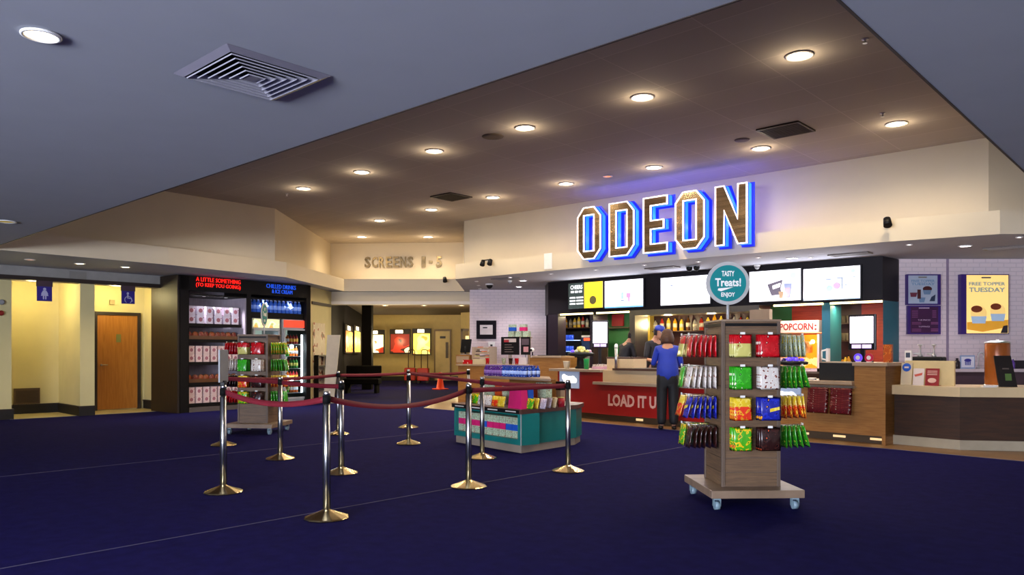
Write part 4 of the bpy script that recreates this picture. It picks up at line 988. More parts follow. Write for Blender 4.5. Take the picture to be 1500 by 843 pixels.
m = M(); m.cyl((0, 0, 0), (0, 0, .12), .045, mat('red tin', '#b02430', .3), n=18); m.cyl((0, 0, .12), (0, 0, .13), .046, CREAM_, n=18); single(m, 'tin', 'small red tin near the right end of the island deck', 'tin', isl, isl.x(822, .7), .7, .561)
m = M(); m.box(-.05, .05, -.04, .04, 0, .2, TANS); m.box(-.052, .052, -.042, .042, .2, .32, BLACK); single(m, 'card_holder', 'tan card holder with black top on the right end of the island', 'holder', isl, isl.x(821, 1.0), 1.0, .561)
FIZB = pattern('print blue bottle', ['#1c3a8c', '#2850b0', '#142860', '#dfe8ff'], 60, .2); PURB = pattern('print purple bottle', ['#4a2470', '#5c3080', '#341850', '#d8c0e0'], 60, .2)
fb = bottle_mesh(.032, .155, FIZB, mat('blue cap', '#2438a0', .4), mat('blue label', '#a8c0f0', .4), 10); pb = bottle_mesh(.032, .155, PURB, mat('purple cap', '#7a58a0', .4), mat('purple label', '#8c60a8', .4), 10)
for r_i in range(4):
    for k in range(17):
        x = isl.x(709, .45) - .12 + k * .068
        if x > isl.x(803, .45 + r_i * .075) - .03 or x < isl.x(709, .45 + r_i * .075) + .03: continue
        pur = x < isl.x(735, .45 + r_i * .075)
        inst('fizzy_bottle', pb if pur else fb, isl, x, .45 + r_i * .075, zt + .001, random.random() * 6, 'small %s bottle on the raised island shelf, %s row' % ('purple' if pur else 'blue', ['front', 'second', 'third', 'rear'][r_i]), 'bottle', '%s bottles on the island shelf, %s row' % ('purple' if pur else 'blue', ['front', 'second', 'third', 'rear'][r_i]))

# ---------------------------------------------------------------- left counter with confectionery
lc = line(deep(671, 18.2), deep(840, 16.6)); zc = 1.0
LW = math.dist(deep(671, 18.2), deep(840, 16.6)); xe_ = lc.x(782)
t = thing('wooden_counter', 'wooden till counter at the left with a raised end block', 'counter', lc)
m = M(); m.box(0, xe_, 0, .7, .08, zc - .04, OAK); m.box(0.03, xe_, .05, .7, 0, .08, BLACK); m.build('body', t)
m = M(); m.box(-.03, xe_, -.04, .74, zc - .04, zc, TANS); m.build('worktop', t, .004)
xb0, xb1 = lc.x(793, -.02), lc.x(836, -.02); zb1 = 1.2
m = M(); m.box(xe_ - .1, xb1, -.02, .7, .02, zb1 - .04, OAK); m.build('end_block', t)
m = M(); m.box(lc.x(779, -.05), lc.x(822, -.05), -.06, .6, zb1 - .04, zb1, TANS); m.build('raised_ledge', t, .004)
tr = inst('black_tray', M().box(-.3, .3, -.1, .1, 0, .015, BLACK).mesh('tray'), lc, lc.x(803), .15, zb1 + .001, 0, 'flat black tray on the raised wooden ledge', 'tray')
def onc(px): return lc.x(px, .1)
# wall picture, dispenser
wf_ = fw
m = M(); a, b = wf_.x(698), wf_.x(727); z0, z1 = wf_.z(712, 497), wf_.z(712, 470); PFR = mat('black picture frame', '#0e0b12', .7, spec=.15)
t = thing('framed_certificate', 'black framed certificate on the white brick wall', 'picture', wf_, a, -.005, z0); w_ = b - a; h_ = z1 - z0
m.box(0, w_, -.04, 0, 0, h_, PFR); m.build('frame', t); m = M(); m.box(w_ * .18, w_ * .82, -.043, -.04, h_ * .24, h_ * .76, mat('certificate', '#cfc6c4', .5)); m.box(w_ * .32, w_ * .55, -.045, -.043, h_ * .58, h_ * .64, PFR); m.build('certificate', t)
m = M(); m.box(-.09, .09, -.1, 0, 0, .34, WHITEM); m.box(-.03, .03, -.105, -.1, .22, .27, BLACK); m.box(-.05, .05, -.13, -.1, .02, .08, GREYM); single(m, 'wall_dispenser', 'white wall dispenser below the framed certificate', 'dispenser', wf_, wf_.x(720), -.005, wf_.z(720, 520), bevel=.01)
t = thing('till_monitor', 'black till monitor seen from behind at the left end of the counter', 'monitor', lc, lc.x(681, .3), .3, zc + .22)
m = M(); m.box(-.14, .14, -.02, .02, .05, .38, BLACK, Matrix.Rotation(R(-12), 4, 'X')); m.build('screen', t, .01); m = M(); m.box(-.08, .08, -.08, .1, -.0, .02, GREYM); m.cyl((0, .02, 0), (0, .02, .2), .025, BLACK); m.build('stand', t)
t = thing('cash_box', 'grey wooden box under the left till monitor', 'box', lc, lc.x(683, .3), .3, zc + .001); m = M(); m.box(-.2, .2, -.15, .2, 0, .215, OAK); m.build('body', t); m = M(); m.box(-.18, .18, -.155, -.15, .03, .18, TANS); m.build('drawer', t)
RACKM = mat('clear rack', '#b09c84', .3)
cols = [FILMS['red'], FILMS['cream'], FILMS['brown'], FILMS['orange'], FILMS['white']]
rx = lc.x(704, .12)
t = thing('sweet_rack', 'tiered rack of small chocolate bars beside the left till', 'rack', lc, rx, .12, zc + .001)
for k in range(4):
    m = M(); m.box(-.24, .24, k * .07, k * .07 + .11, .03 + k * .105, .045 + k * .105, RACKM); m.box(-.24, .24, k * .07 - .005, k * .07, .03 + k * .105, .075 + k * .105, RACKM); m.build('tier', t)
for sx in (-.25, .24): m = M(); m.box(sx, sx + .01, 0, .32, 0, .4, RACKM); m.build('side_panel', t)
for k in range(4):
    for q in range(6):
        me = M().box(-.034, .034, 0, .09, 0, .045, cols[(k + q // 2) % 5]).mesh('bar') if (k, q) and True else None
        inst('chocolate_bar', me, lc, rx - .2 + q * .08, .128 + k * .07, zc + .047 + k * .105, 0, 'small chocolate bar on tier %s of the till rack' % ('one', 'two', 'three', 'four')[k], 'chocolate bar', 'chocolate bars on tier %s of the rack' % ('one', 'two', 'three', 'four')[k])
m = M(); m.box(-.17, .17, -.02, .14, 0, .12, mat('cream tub', '#c8b48c', .5)); single(m, 'leaflet_tray', 'cream tray on the counter edge in front of the sweet rack', 'tray', lc, lc.x(702, 0), -.005, zc + .001)
m = M(); m.box(-.26, -.0, 0, .12, 0, .1, cols[0]); single(m, 'sweet_tray', 'low red sweet tray at the very left of the counter', 'tray', lc, lc.x(692, .0), -.02, zc + .001)
for k, (px, c_, lab) in enumerate([(714, cols[0], 'red and cream cup near the wall dispenser'), (738, FILMS['pale'], 'pale green sauce cup under the black menu board'), (748, FILMS['brown'], 'brown cup under the black menu board'), (757, FILMS['red'], 'small red cup beside the white card')]):
    m = M(); m.lathe([(.035, 0), (.05, .13), (.052, .14)], c_, 16); single(m, 'paper_cup', lab, 'cup', lc, lc.x(px, .06), .06, zc + .001)
CHALK = mat('black menu board', '#0f0a0b', .6, spec=.2); CHT = mat('chalk text', '#8a7a70', .6)
def board(px0, px1, py0, py1, lab, kind):
    y = .3; x0, x1 = lc.x(px0, y), lc.x(px1, y); z0, z1 = lc.z(px0, py1, y), lc.z(px0, py0, y); w_ = x1 - x0; h_ = z1 - z0
    t = thing('menu_board', lab, 'board', lc, x0, y, z0)
    m = M(); m.box(0, w_, 0, .03, 0, h_, CHALK); m.build('panel', t)
    m = M()
    if kind:
        m.box(w_ * .17, w_ * .85, -.003, 0, h_ * .7, h_ * .9, mat('white print', '#c8b8b0', .5)); m.box(w_ * .17, w_ * .45, -.004, 0, h_ * .7, h_ * .84, mat('red print', '#a02830', .5))
        for k in range(4): m.box(w_ * .2, w_ * (.6 + .1 * (k % 2)), -.003, 0, h_ * (.54 - k * .13), h_ * (.565 - k * .13), CHT)
    else: m.box(w_ * .3, w_ * .85, -.003, 0, h_ * .15, h_ * .45, mat('pink print', '#c88c8c', .5)); m.box(w_ * .1, w_ * .9, -.003, 0, h_ * .55, h_ * .9, mat('grey print', '#5c4a50', .5))
    m.build('print', t)
    m = M(); m.cyl((w_ * .5, .015, 0), (w_ * .5, .015, zc - z0), .012, GREYM); m.build('post', t); return t
board(734, 760, 494, 520, 'larger black menu board standing on the left counter', 1); board(763, 776, 494, 520, 'narrow dark red menu board right of the larger black board', 0)
yb = .42; zbx = lc.z(760, 494, yb)
t = thing('box_shelf', 'small shelf behind the menu boards holding patterned snack boxes', 'shelf', lc, lc.x(759, yb), yb, zc + .001); m = M(); m.box(-.3, .26, 0, .2, zbx - zc - .03, zbx - zc - .005, TANS); m.build('shelf_board', t)
for sx in (-.28, .24): m = M(); m.box(sx - .012, sx + .012, .05, .15, 0, zbx - zc - .03, TANS); m.build('leg', t)
for k, (px, r_, c_, lab) in enumerate([(747, 0, BPR, 'lower left patterned box above the menu boards'), (758, 0, BPR, 'lower middle patterned box above the menu boards'), (769, 0, BPR, 'lower right patterned box above the menu boards'), (748, 1, BLU, 'blue-banded box above the black menu board'), (764, 1, PINK, 'pink-banded box above the menu boards')]):
    me = bandbox(.15 if r_ == 0 else .16, .1, .13 if r_ == 0 else .16, c_, .05, .6); inst('snack_box', me, lc, lc.x(px, yb), yb + .04, zbx + r_ * .132 + .001, 0, lab, 'snack box', None)
m = M(); m.box(-.11, .11, 0, .01, 0, .16, mat('white card', '#dccfca', .5)); m.box(-.11, .11, -.002, .06, 0, .01, mat('white card', '', .5)); single(m, 'price_card', 'blank white card standing on the counter below the narrow board', 'card', lc, lc.x(765, .1), .1, zc + .001)
t = thing('card_reader', 'white barcode scanner on a stand at the raised ledge', 'scanner', lc, lc.x(780, .2), .2, zb1 + .001)
m = M(); m.cyl((0, 0, 0), (0, 0, .09), .015, BLACK); m.cyl((0, 0, 0), (0, 0, .01), .05, BLACK); m.build('stand', t); m = M(); m.ball((0, -.01, .13), .05, WHITEM, sx=.9, sy=1.2); m.box(-.025, .025, -.075, -.06, .1, .15, BLACK); m.build('head', t)
# ---------------------------------------------------------------- the concession bar
HB = mat('menu fascia black', '#151016', .5, var=.06, spec=.25); HP = mat('purple black panel', '#1e1422', .45); TEALW = mat('teal wall panel', '#1e6272', .5, var=.08, vs=3); GREENW = mat('green wall', '#2c6a3c', .5); ORW = wood('orange red wall', '#b83818', '#8e2810', .5, (1, 1, 12), 3)
hf = Fr(0, 13.8, 0); xl, xr = hf.x(803), hf.x(1293)
t = thing('menu_fascia', 'long black fascia over the bar carrying the menu screens', 'fascia', WORLD, 0, 13.8, 0)
HZ = 2.17
m = M(); m.prism([(xl, 0), (xr, 0), (xr + .06, .62), (xr + .06, .75), (xl - .6, .75), (xl - .6, .6)], HZ, ZS - .01, HB, 'z'); m.build('fascia_board', t)
m = M(); m.box(xl, hf.x(817), .01, .3, .005, HZ, HP); m.box(xl - .05, xl + .02, .05, .6, .005, HZ, HP); single(m, 'bar_pillar', 'dark purple upright at the left end of the bar beside the white brick wall', 'pillar', hf)
STRIP = mat('warm led strip', '#fff0c8', .4, em='#ffe6a0', es=5, var=0)
for a, b in ((818, 865), (871, 921), (1131, 1203), (1214, 1290)):
    m = M(); m.box(hf.x(a), hf.x(b), .06, .1, HZ - .035, HZ - .001, STRIP); m.build('led_strip', t)
    l = area('strip_light', (0, 0, 0), (0, 0, 0), hf.x(b) - hf.x(a), .06, 22, (1, .85, .5)); l.parent = t; l.location = ((hf.x(a) + hf.x(b)) / 2, .3, HZ - .05)
# menu screens
SCRW = mat('bright screen', '#ffffff', .3, em='#f6f4ff', es=1.5, var=0)
BEZ = mat('screen bezel', '#0c0a10', .3)
def em(name, c, e=.8): return mat('lit ' + name, c, .4, em=c, es=e, var=0)
def screen(px0, px1, py0, py1, lab, art):
    x0, x1 = hf.x(px0, -.06), hf.x(px1, -.06); z0, z1 = hf.z(px0, py1, -.06), hf.z(px0, py0, -.06); w_ = x1 - x0; h_ = z1 - z0
    t = thing('menu_screen', lab, 'screen', hf, x0, -.006, z0)
    m = M(); m.box(-.02, w_ + .02, -.055, 0, -.02, h_ + .02, BEZ); m.build('bezel', t, .004)
    m = M(); m.box(0, w_, -.058, -.055, 0, h_, SCRW); y = -.060; art(m, w_, h_, y); m.build('display', t)
    l = area('glow', (0, 0, 0), (R(-90), 0, 0), w_, h_, 9, (.9, .9, 1)); l.parent = t; l.location = (w_ / 2, -.09, h_ / 2); l.rotation_euler = (R(-90), 0, 0)
def quad(m, x0, x1, z0, z1, y, mm): m.box(x0, x1, y, y + .002, z0, z1, mm)
def art1(m, w, h, y):
    quad(m, 0, w * .47, 0, h, y, em('slate', '#3c4844', .8)); quad(m, w * .47, w, 0, h, y, em('amber', '#ffd430', 1.3))
    W = em('white', '#ffffff', 1.2)
    m.text('CHEERS', w * .06, w * .42, h * .76, h * .92, y, W, .002, off=.02)
    for k in range(3): quad(m, w * (.07 + .12 * k), w * (.16 + .12 * k), h * .62, h * .7, y - .002, W)
    for k in range(3): quad(m, w * .04, w * .21, h * (.4 - .12 * k), h * (.46 - .12 * k), y - .002, W); quad(m, w * .24, w * .44, h * (.4 - .12 * k), h * (.46 - .12 * k), y - .002, W)
    m.ball((w * .72, y, h * .3), w * .1, em('olive disc', '#6a6038', .6), sy=.03, n=20)
def art2(m, w, h, y):
    quad(m, w * .44, w * .5, h * .3, h * .55, y, em('pale teal', '#b8d8e0')); quad(m, w * .58, w * .68, h * .35, h * .52, y, em('pale pink', '#f0a0c8')); quad(m, w * .62, w * .66, h * .2, h * .35, y, em('pale pink')if 0 else em('pale pink', '#f0a0c8')); quad(m, w * .43, w * .52, h * .24, h * .28, y, em('mid grey', '#8898b0')); quad(m, 0, w, 0, h * .05, y, em('sky', '#80c8ff'))
def art3(m, w, h, y):
    quad(m, w * .2, w * .26, h * .5, h * .75, y, em('faint grey', '#e0e0e4')); quad(m, w * .21, w * .25, h * .7, h * .72, y - .001, em('mid grey', '#8898b0'))
def art4(m, w, h, y):
    m.prism([(w * .36, h * .55), (w * .66, h * .68), (w * .62, h * .4), (w * .64, h * .2), (w * .44, h * .18)], y, y + .002, em('choc', '#6c6470')); m.prism([(w * .46, h * .5), (w * .62, h * .58), (w * .61, h * .45), (w * .47, h * .38)], y - .002, y, em('white', '#ffffff', 1.2))
    m.prism([(w * .68, h * .55), (w * .84, h * .55), (w * .8, h * .08), (w * .72, h * .08)], y, y + .002, em('lilac glass', '#98a0c0')); m.prism([(w * .7, h * .4), (w * .8, h * .4), (w * .78, h * .12), (w * .73, h * .12)], y - .002, y, em('pink fill', '#f0b0b8')); m.prism([(w * .58, h * .3), (w * .68, h * .3), (w * .66, h * .08), (w * .6, h * .08)], y - .002, y, em('tan cup', '#b89878'))
    m.ball((w * .86, y, h * .8), w * .06, em('mint', '#c8f0ec'), sy=.02, n=20)
def art5(m, w, h, y):
    m.ball((w * .47, y, h * .35), w * .06, em('mint2', '#a8ecd8'), sy=.02, n=20); m.ball((w * .6, y, h * .42), w * .065, em('pink2', '#f8a8c8'), sy=.02, n=20); m.ball((w * .88, y, h * .85), w * .04, em('mint', '#c8f0ec'), sy=.02, n=20)
    for a, b, c_ in ((.4, .52, .62), (.6, .72, .64), (.64, .66, .45), (.88, .93, .66), (.74, .78, .42)): quad(m, w * a, w * b, h * c_, h * (c_ + .03), y - .002, em('mid grey', '#8898b0'))
    quad(m, w * .68, w * .7, h * .3, h * .64, y - .001, em('mid grey', '#8898b0')); quad(m, 0, w, 0, h * .06, y, em('pale sky', '#c8e4ff'))
screen(833, 883, 416, 453, 'lit menu screen split into grey text and yellow, leftmost over the bar', art1); screen(886, 942, 412.5, 452, 'white menu screen with tiny pale drinks, second from the left', art2)
screen(968, 1040, 408, 448, 'nearly blank white menu screen left of the round treats sign', art3); screen(1098, 1173, 399, 443, 'white menu screen with a bag and glass picture, right of the treats sign', art4); screen(1177, 1260, 395, 441, 'rightmost white menu screen with tiny mint and pink dots', art5)
# back bar
bb = Fr(0, 15.2, 0)
DKR = mat('dark maroon tile', '#3a1414', .4, var=.1); SHW = wood('walnut shelf', '#5c3a22', '#3c2414', .4, (1, 1, 10), 3)
def wallp(px0, px1, mt_, nm, z0=0, z1=HZ + .2):
    m = M(); m.box(bb.x(px0), bb.x(px1), 0, .05, z0, z1, mt_); o = put(m.build(nm), bb); o['kind'] = 'structure'
wallp(800, 868, DARKW, 'wall_bay_dark'); wallp(868, 922, GREENW, 'wall_bay_green'); wallp(922, 958, mat('yellow tile wall', '#c8a83c', .4, var=.05), 'wall_bay_yellow'); wallp(958, 1100, DKR, 'wall_bay_maroon'); wallp(1100, 1160, GREENW, 'wall_bay_green'); wallp(1160, 1206, ORW, 'wall_bay_orange'); wallp(1206, 1262, DKR, 'wall_bay_maroon'); wallp(1262, 1310, ORW, 'wall_bay_orange')
for px0, px1, mt_, nm, y in ((1204, 1216, TEALW, 'teal pillar right of the popcorn machine, under the black fascia', -1.3), (864, 869, HP, 'thin dark post at the left end of the bar back', -1.3)):
    m = M(); m.box(bb.x(px0, y), bb.x(px1, y), y, -.75, .005, HZ - .005, mt_); single(m, 'bar_pillar', nm, 'pillar', bb)
m = M(); p0 = hf.w(hf.x(1293), .02); tp = [(0, 0), (.06, .6), (.06, .68), (0, .68)]
m.prism(tp, .005, HZ - .005, TEALW, 'z'); single(m, 'bar_pillar', 'wide teal end wall of the bar beside the ice cream wall', 'pillar', Fr(p0[0], p0[1], 0))
t = thing('back_counter', 'long back worktop of the bar under the bottle shelves', 'counter', bb, bb.x(806), 0, 0); bw = bb.x(1295) - bb.x(806)
m = M(); m.box(0, bw, -.65, -.03, 0, .88, SHW); m.build('body', t); m = M(); m.box(0, bw, -.68, -.03, .88, .92, STEEL); m.build('worktop', t)
# steel arch
sa = Fr(0, 13.72, 0); t = thing('steel_canopy', 'brushed steel servery canopy with a left upright, mid bar', 'canopy', sa)
m = M(); m.box(sa.x(922), sa.x(1112), 0, .5, sa.z(1000, 460), HZ, STEEL); m.build('canopy', t); m = M(); m.box(sa.x(922), sa.x(930), 0, .5, .9, sa.z(1000, 460), STEEL); m.build('upright', t); m = M(); m.box(sa.x(1103), sa.x(1112), 0, .5, .9, sa.z(1000, 460), STEEL); m.build('upright', t)
lamp_point(t, (sa.x(945), .9, 1.9), 18, (1, .8, .4), .08); lamp_point(t, (sa.x(1010), .9, 1.95), 14, (1, .8, .45), .08)
m = M(); a, b = sa.x(929, .52), sa.x(949, .52); m.box(a, b, .52, .6, 1.0, 2.1, mat('yellow tile wall', '', .4)); single(m, 'yellow_panel', 'mustard yellow panel between steel upright and bottle shelves', 'panel', sa); 
# bottle shelves
def shelf(px0, px1, py, lab, y=-.25, th=.02):
    x0, x1 = bb.x(px0, y), bb.x(px1, y); z = bb.z((px0 + px1) / 2, py, y); m = M(); m.box(0, x1 - x0, 0, .24, -th, 0, SHW); single(m, 'wall_shelf', lab, 'shelf', bb, x0, y, z); return z
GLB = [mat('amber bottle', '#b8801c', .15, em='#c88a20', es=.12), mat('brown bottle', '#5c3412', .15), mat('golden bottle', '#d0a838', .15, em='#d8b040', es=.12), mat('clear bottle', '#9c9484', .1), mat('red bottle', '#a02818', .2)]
bmz = [bottle_mesh(.04, .28, g, BLACK, mat('cream bottle label', '#cfc09c', .5), 12) for g in GLB]
def rowb(px0, px1, z, n, kinds, where, y=-.13, sc=1.0, cat='bottle'):
    for k in range(n):
        px = px0 + (px1 - px0) * k / max(1, n - 1); kd = kinds[k % len(kinds)]
        o = inst('bottle', bmz[kd], bb, bb.x(px, y), y, z + .001, 0, '%s bottle %s' % (('amber', 'dark brown', 'golden', 'clear', 'red')[kd], where), cat, 'bottles ' + where); o.scale = (sc, sc, sc * random.uniform(.8, 1.1))
z = shelf(820, 863, 480, 'walnut shelf of spirits in the dark left bay'); rowb(829, 836, z, 2, (0, 3), 'at left on the dark bay shelf'); rowb(842, 848, z, 2, (2, 2), 'in the middle of the dark bay shelf'); rowb(854, 860, z, 2, (4, 3), 'at right on the dark bay shelf')
z = shelf(955, 1100, 484, 'long walnut bottle shelf inside the steel canopy'); rowb(960, 1095, z, 15, (3, 4, 2, 0, 2, 1), 'on the long shelf inside the steel canopy', sc=1.15)
z = shelf(1220, 1262, 473, 'upper walnut shelf behind the right till screen'); 
GLASSM = mat('drinking glass', '#b0a088', .08, trans=.6, var=0); gm = M().lathe([(.03, 0), (.035, .01), (.04, .14)], GLASSM, 12).mesh('glass')
for k in range(4): inst('drinking_glass', gm, bb, bb.x(1222 + k * 7, -.13), -.13, z + .001, 0, 'tall drinking glass on the upper shelf behind the right till screen', 'glass', 'glasses on the upper right shelf')
z = shelf(1220, 1262, 499, 'lower walnut shelf behind the right till screen')
for k in range(4): inst('drinking_glass', gm, bb, bb.x(1224 + k * 6, -.13), -.13, z + .001, 0, 'drinking glass on the lower shelf behind the right till screen', 'glass', 'glasses on the lower right shelf')
rowb(1221, 1243, .92, 6, (2, 0), 'standing on the back worktop behind the right till', y=-.2, sc=1.1)
rowb(905, 913, .92, 3, (2, 2, 0), 'standing on the back worktop left of the steel upright', y=-.3, sc=1.25)
m = M(); z = bb.z(905, 478, -.1); m.box(-.16, .16, -.05, 0, -.0, .28, mat('red poster card', '#a02028', .5)); single(m, 'wall_card', 'red card on the green bay wall', 'card', bb, bb.x(906, -.02), -.02, z)
shelf(885, 921, 480, 'walnut shelf on the green bay wall', y=-.2)
# drinks fridge in the dark bay
ff = Fr(0, 14.5, 0); t = thing('bar_fridge', 'lit drinks fridge in the dark bay at the left of the bar', 'fridge', ff, ff.x(820), 0, .92); a = ff.x(852) - ff.x(820)
h_ = ff.z(835, 486) - .92; FB = mat('blue cans', '#2c4cc0', .3, em='#3058e0', es=.5)
m = M(); m.box(0, a, 0, .5, 0, h_, BLACK); m.build('body', t); m = M(); m.box(.03, .06, -.03, -.005, .05, h_ - .05, TUBE); m.build('light_tube', t)
for k in range(3): m = M(); m.box(.06, a - .03, -.03, -.005, .1 + k * h_ / 3.2, .115 + k * h_ / 3.2, mat('lit shelf edge', '#c0d8ff', .4, em='#a8c8ff', es=1.5)); m.build('shelf', t)
for k in range(3):
    for q in range(5):
        me = M().cyl((0, 0, 0), (0, 0, .12), .03, FB, n=12).mesh('can'); inst('drink_can', me, ff, ff.x(820) + .13 + q * .075, -.05, .92 + .117 + k * h_ / 3.2, 0, 'blue drink can in the bar fridge, %s row' % ('bottom', 'middle', 'top')[k], 'can', 'blue cans in the bar fridge, %s row' % ('bottom', 'middle', 'top')[k])
m = M(); m.box(0, .5, 0, .4, 0, .75, GREYM); m.box(.03, .47, -.01, 0, .3, .7, mat('drinks tap front', '#1c2a4c', .3)); m.box(.1, .4, -.02, -.01, .62, .68, em('red strip', '#ff5030', .8)); single(m, 'drinks_dispenser', 'dark drinks dispenser with a thin red light, beside the bar fridge', 'dispenser', ff, ff.x(846) + .1, .0, .93)
# popcorn machine
pm = Fr(0, 14.35, 0); x0, x1 = pm.x(1134), pm.x(1200); w_ = x1 - x0; zt = pm.z(1166, 470); zbm = .92
t = thing('popcorn_machine', 'glowing orange popcorn machine with a POPCORN header behind the counter', 'popcorn machine', pm, x0, 0, zbm); H_ = zt - zbm
PMW = mat('machine white', '#e8c8d0', .4); PG = mat('machine orange glow', '#f08c28', .5, em='#ff9020', es=1.0, var=.25, vs=4); LET = mat('popcorn red', '#8c0c24', .5)
m = M(); m.box(-.0, w_, -.02, .5, H_ - .23, H_, PMW); m.build('header', t, .01)
m = M(); m.text('POPCORN', w_ * .14, w_ * .88, H_ - .185, H_ - .05, -.02, LET, .006, off=.03)
for sx in (.06, .93):
    for z in (.1, .17): m.ball((w_ * sx, -.02, H_ - z), .02, LET, sy=.2)
m.build('lettering', t)
m = M(); m.box(0, .04, 0, .5, 0, H_ - .26, PMW); m.box(w_ - .04, w_, 0, .5, 0, H_ - .26, PMW); m.box(0, w_, .0, .5, 0, .06, PMW); m.build('frame', t)
m = M(); m.box(.04, w_ - .04, .46, .48, .06, H_ - .26, PG); m.build('back_glow', t)
PC = pattern('popcorn', ['#ffe8a0', '#fff4c8', '#f0c860', '#ffe090'], 60, .7, es=.9)
m = M(); m.surf(lambda u, v: (.04 + u * (w_ - .08), .02 + v * .44, .16 + .08 * math.sin(u * 9) * math.sin(v * 5) + .03 * math.sin(u * 40 + v * 33)), 40, 14, PC); o = m.build('popcorn_heap', t); o['kind'] = 'stuff'
m = M(); m.lathe([(.16, 0), (.2, .02), (.2, .2), (.17, .23), (.02, .24), (.02, .3)], STEEL, 24, c=(w_ / 2, .25, H_ - .62)); m.cyl((w_ / 2, .25, H_ - .4), (w_ / 2, .25, H_ - .26), .015, STEEL); m.build('kettle', t)
m = M(); m.box(.04, w_ - .04, -.006, 0, .06, H_ - .26, mat('machine glass', '#fff4e0', .02, trans=1.0, var=0)); m.build('glass_door', t)
lamp_point(t, (w_ * .75, .25, H_ - .4), 12, (1, .6, .2), .04); lamp_point(t, (w_ * .3, .25, H_ - .5), 8, (1, .6, .2), .04)
# red counter
q0, q1 = floor_at(846, 604, .12), floor_at(959, 613, .12); rf = line(q0, q1); REDP = mat('red laminate', '#9c1210', .4, var=.05, vs=3); STONE = mat('beige speckled panel', '#c8b08c', .5, var=.08, vs=120); LGR = mat('grey ledge', '#a08e7c', .4)
xa, xm, xz = rf.x(817), rf.x(883), rf.x(1049)
t = thing('red_counter', 'red service counter lettered LOAD IT UP with beige upper panel', 'counter', rf)
zl_ = rf.z(884, 542, -.03); zm = rf.z(959, 563, -.12); zs = rf.z(959, 541, -.05)
m = M(); m.box(xa, xm, 0, .6, .12, zl_ - .05, REDP); m.box(xm - .05, xz, -.05, .6, .12, zm - .05, REDP); m.build('body', t)
m = M(); m.box(xa + .05, xz, .08, .6, 0.003, .12, mat('brown kick board', '#54422e', .4)); m.build('kick_board', t)
m = M(); m.box(rf.x(808), xm + .0, -.08, .6, zl_ - .05, zl_, LGR); m.build('ledge', t, .004)
m = M(); m.box(rf.x(876), xz, -.16, .3, zm - .05, zm, LGR); m.build('lower_ledge', t, .004)
zst = rf.z(890, 526, .02)
m = M(); m.box(xm, xz, .0, .5, zm, zs - .04, STONE); m.box(xm, rf.x(922), .12, .5, zs - .04, zst, STONE); m.box(xm - .02, rf.x(922), .12, .52, zst, zst + .03, mat('dark brown ledge', '#4c342c', .4)); m.build('beige_panel', t)
m = M(); m.box(rf.x(898, -.06), xz, -.08, .5, zs - .04, zs, mat('dark brown ledge', '', .4)); m.box(rf.x(915, -.06), xz, -.07, .48, zs, zs + .006, STEEL); m.build('steel_ledge', t)
m = M(); yy = -.05; z0, z1 = rf.z(920, 597, yy), rf.z(920, 579, yy)
m.text('LOAD IT UP', rf.x(891, yy), rf.x(891, yy) + (rf.x(960, yy) - rf.x(891, yy)) * 1.14, z0, z1, yy, mat('pale pink letters', '#e0b4a8', .5), .004, off=.035); m.build('lettering', t)
m = M(); m.box(rf.x(928), rf.x(938), .07, .08, .04, .08, em('kick lamp', '#e8c890', 1.0)); m.build('kick_lamp', t)
def litpanel(fr, px0, px1, py0, py1, y, lab):
    x0, x1 = fr.x(px0, y), fr.x(px1, y); pc = (px0 + px1) / 2; z0, z1 = fr.z(pc, py1, y), fr.z(pc, py0, y); w_ = x1 - x0; h_ = z1 - z0
    t = thing('light_panel', lab, 'screen', fr, x0, y, z0)
    m = M(); m.box(0, w_, -.03, 0, 0, h_, mat('pale blue surround', '#a8b8d0', .4, em='#90a4c8', es=.35)); m.build('case', t, .004)
    m = M(); 
    for cx_, cz_, r_ in ((.25, .62, .16), (.38, .5, .2), (.55, .48, .2), (.7, .5, .2), (.82, .45, .14), (.3, .36, .12)): m.ball((w_ * cx_, -.032, h_ * cz_), r_ * w_ * .7, em('panel white', '#ffffff', 1.6), sy=.02, n=16)
    m.build('glowing_logo', t)
litpanel(rf, 821, 849, 543, 569, -.005, 'glowing white panel on the red counter front')
t = thing('chrome_post', 'short chrome post standing on the beige counter ledge', 'post', rf, rf.x(902.5, -.02), -.02, zs); m = M(); m.cyl((0, 0, .001), (0, 0, .37), .028, CHROME); m.build('tube', t); m = M(); m.cyl((0, 0, .37), (0, 0, .42), .033, WHITEM); m.ball((0, 0, .42), .033, WHITEM); m.build('head', t)
GRC = mat('green cup', '#1c9c50', .3); m = M(); m.lathe([(.045, 0), (.055, .19), (.058, .2)], GRC, 18); single(m, 'green_cup', 'tall green cup on the red counter ledge', 'cup', rf, rf.x(859, .1), .1, zl_ + .001)
m = M(); m.lathe([(.05, 0), (.07, .14), (.073, .15)], mat('cream pot', '#d4c6ac', .5), 18); single(m, 'cream_pot', 'cream pot at the left end of the red counter', 'pot', rf, rf.x(830, .1), .1, zl_ + .001)
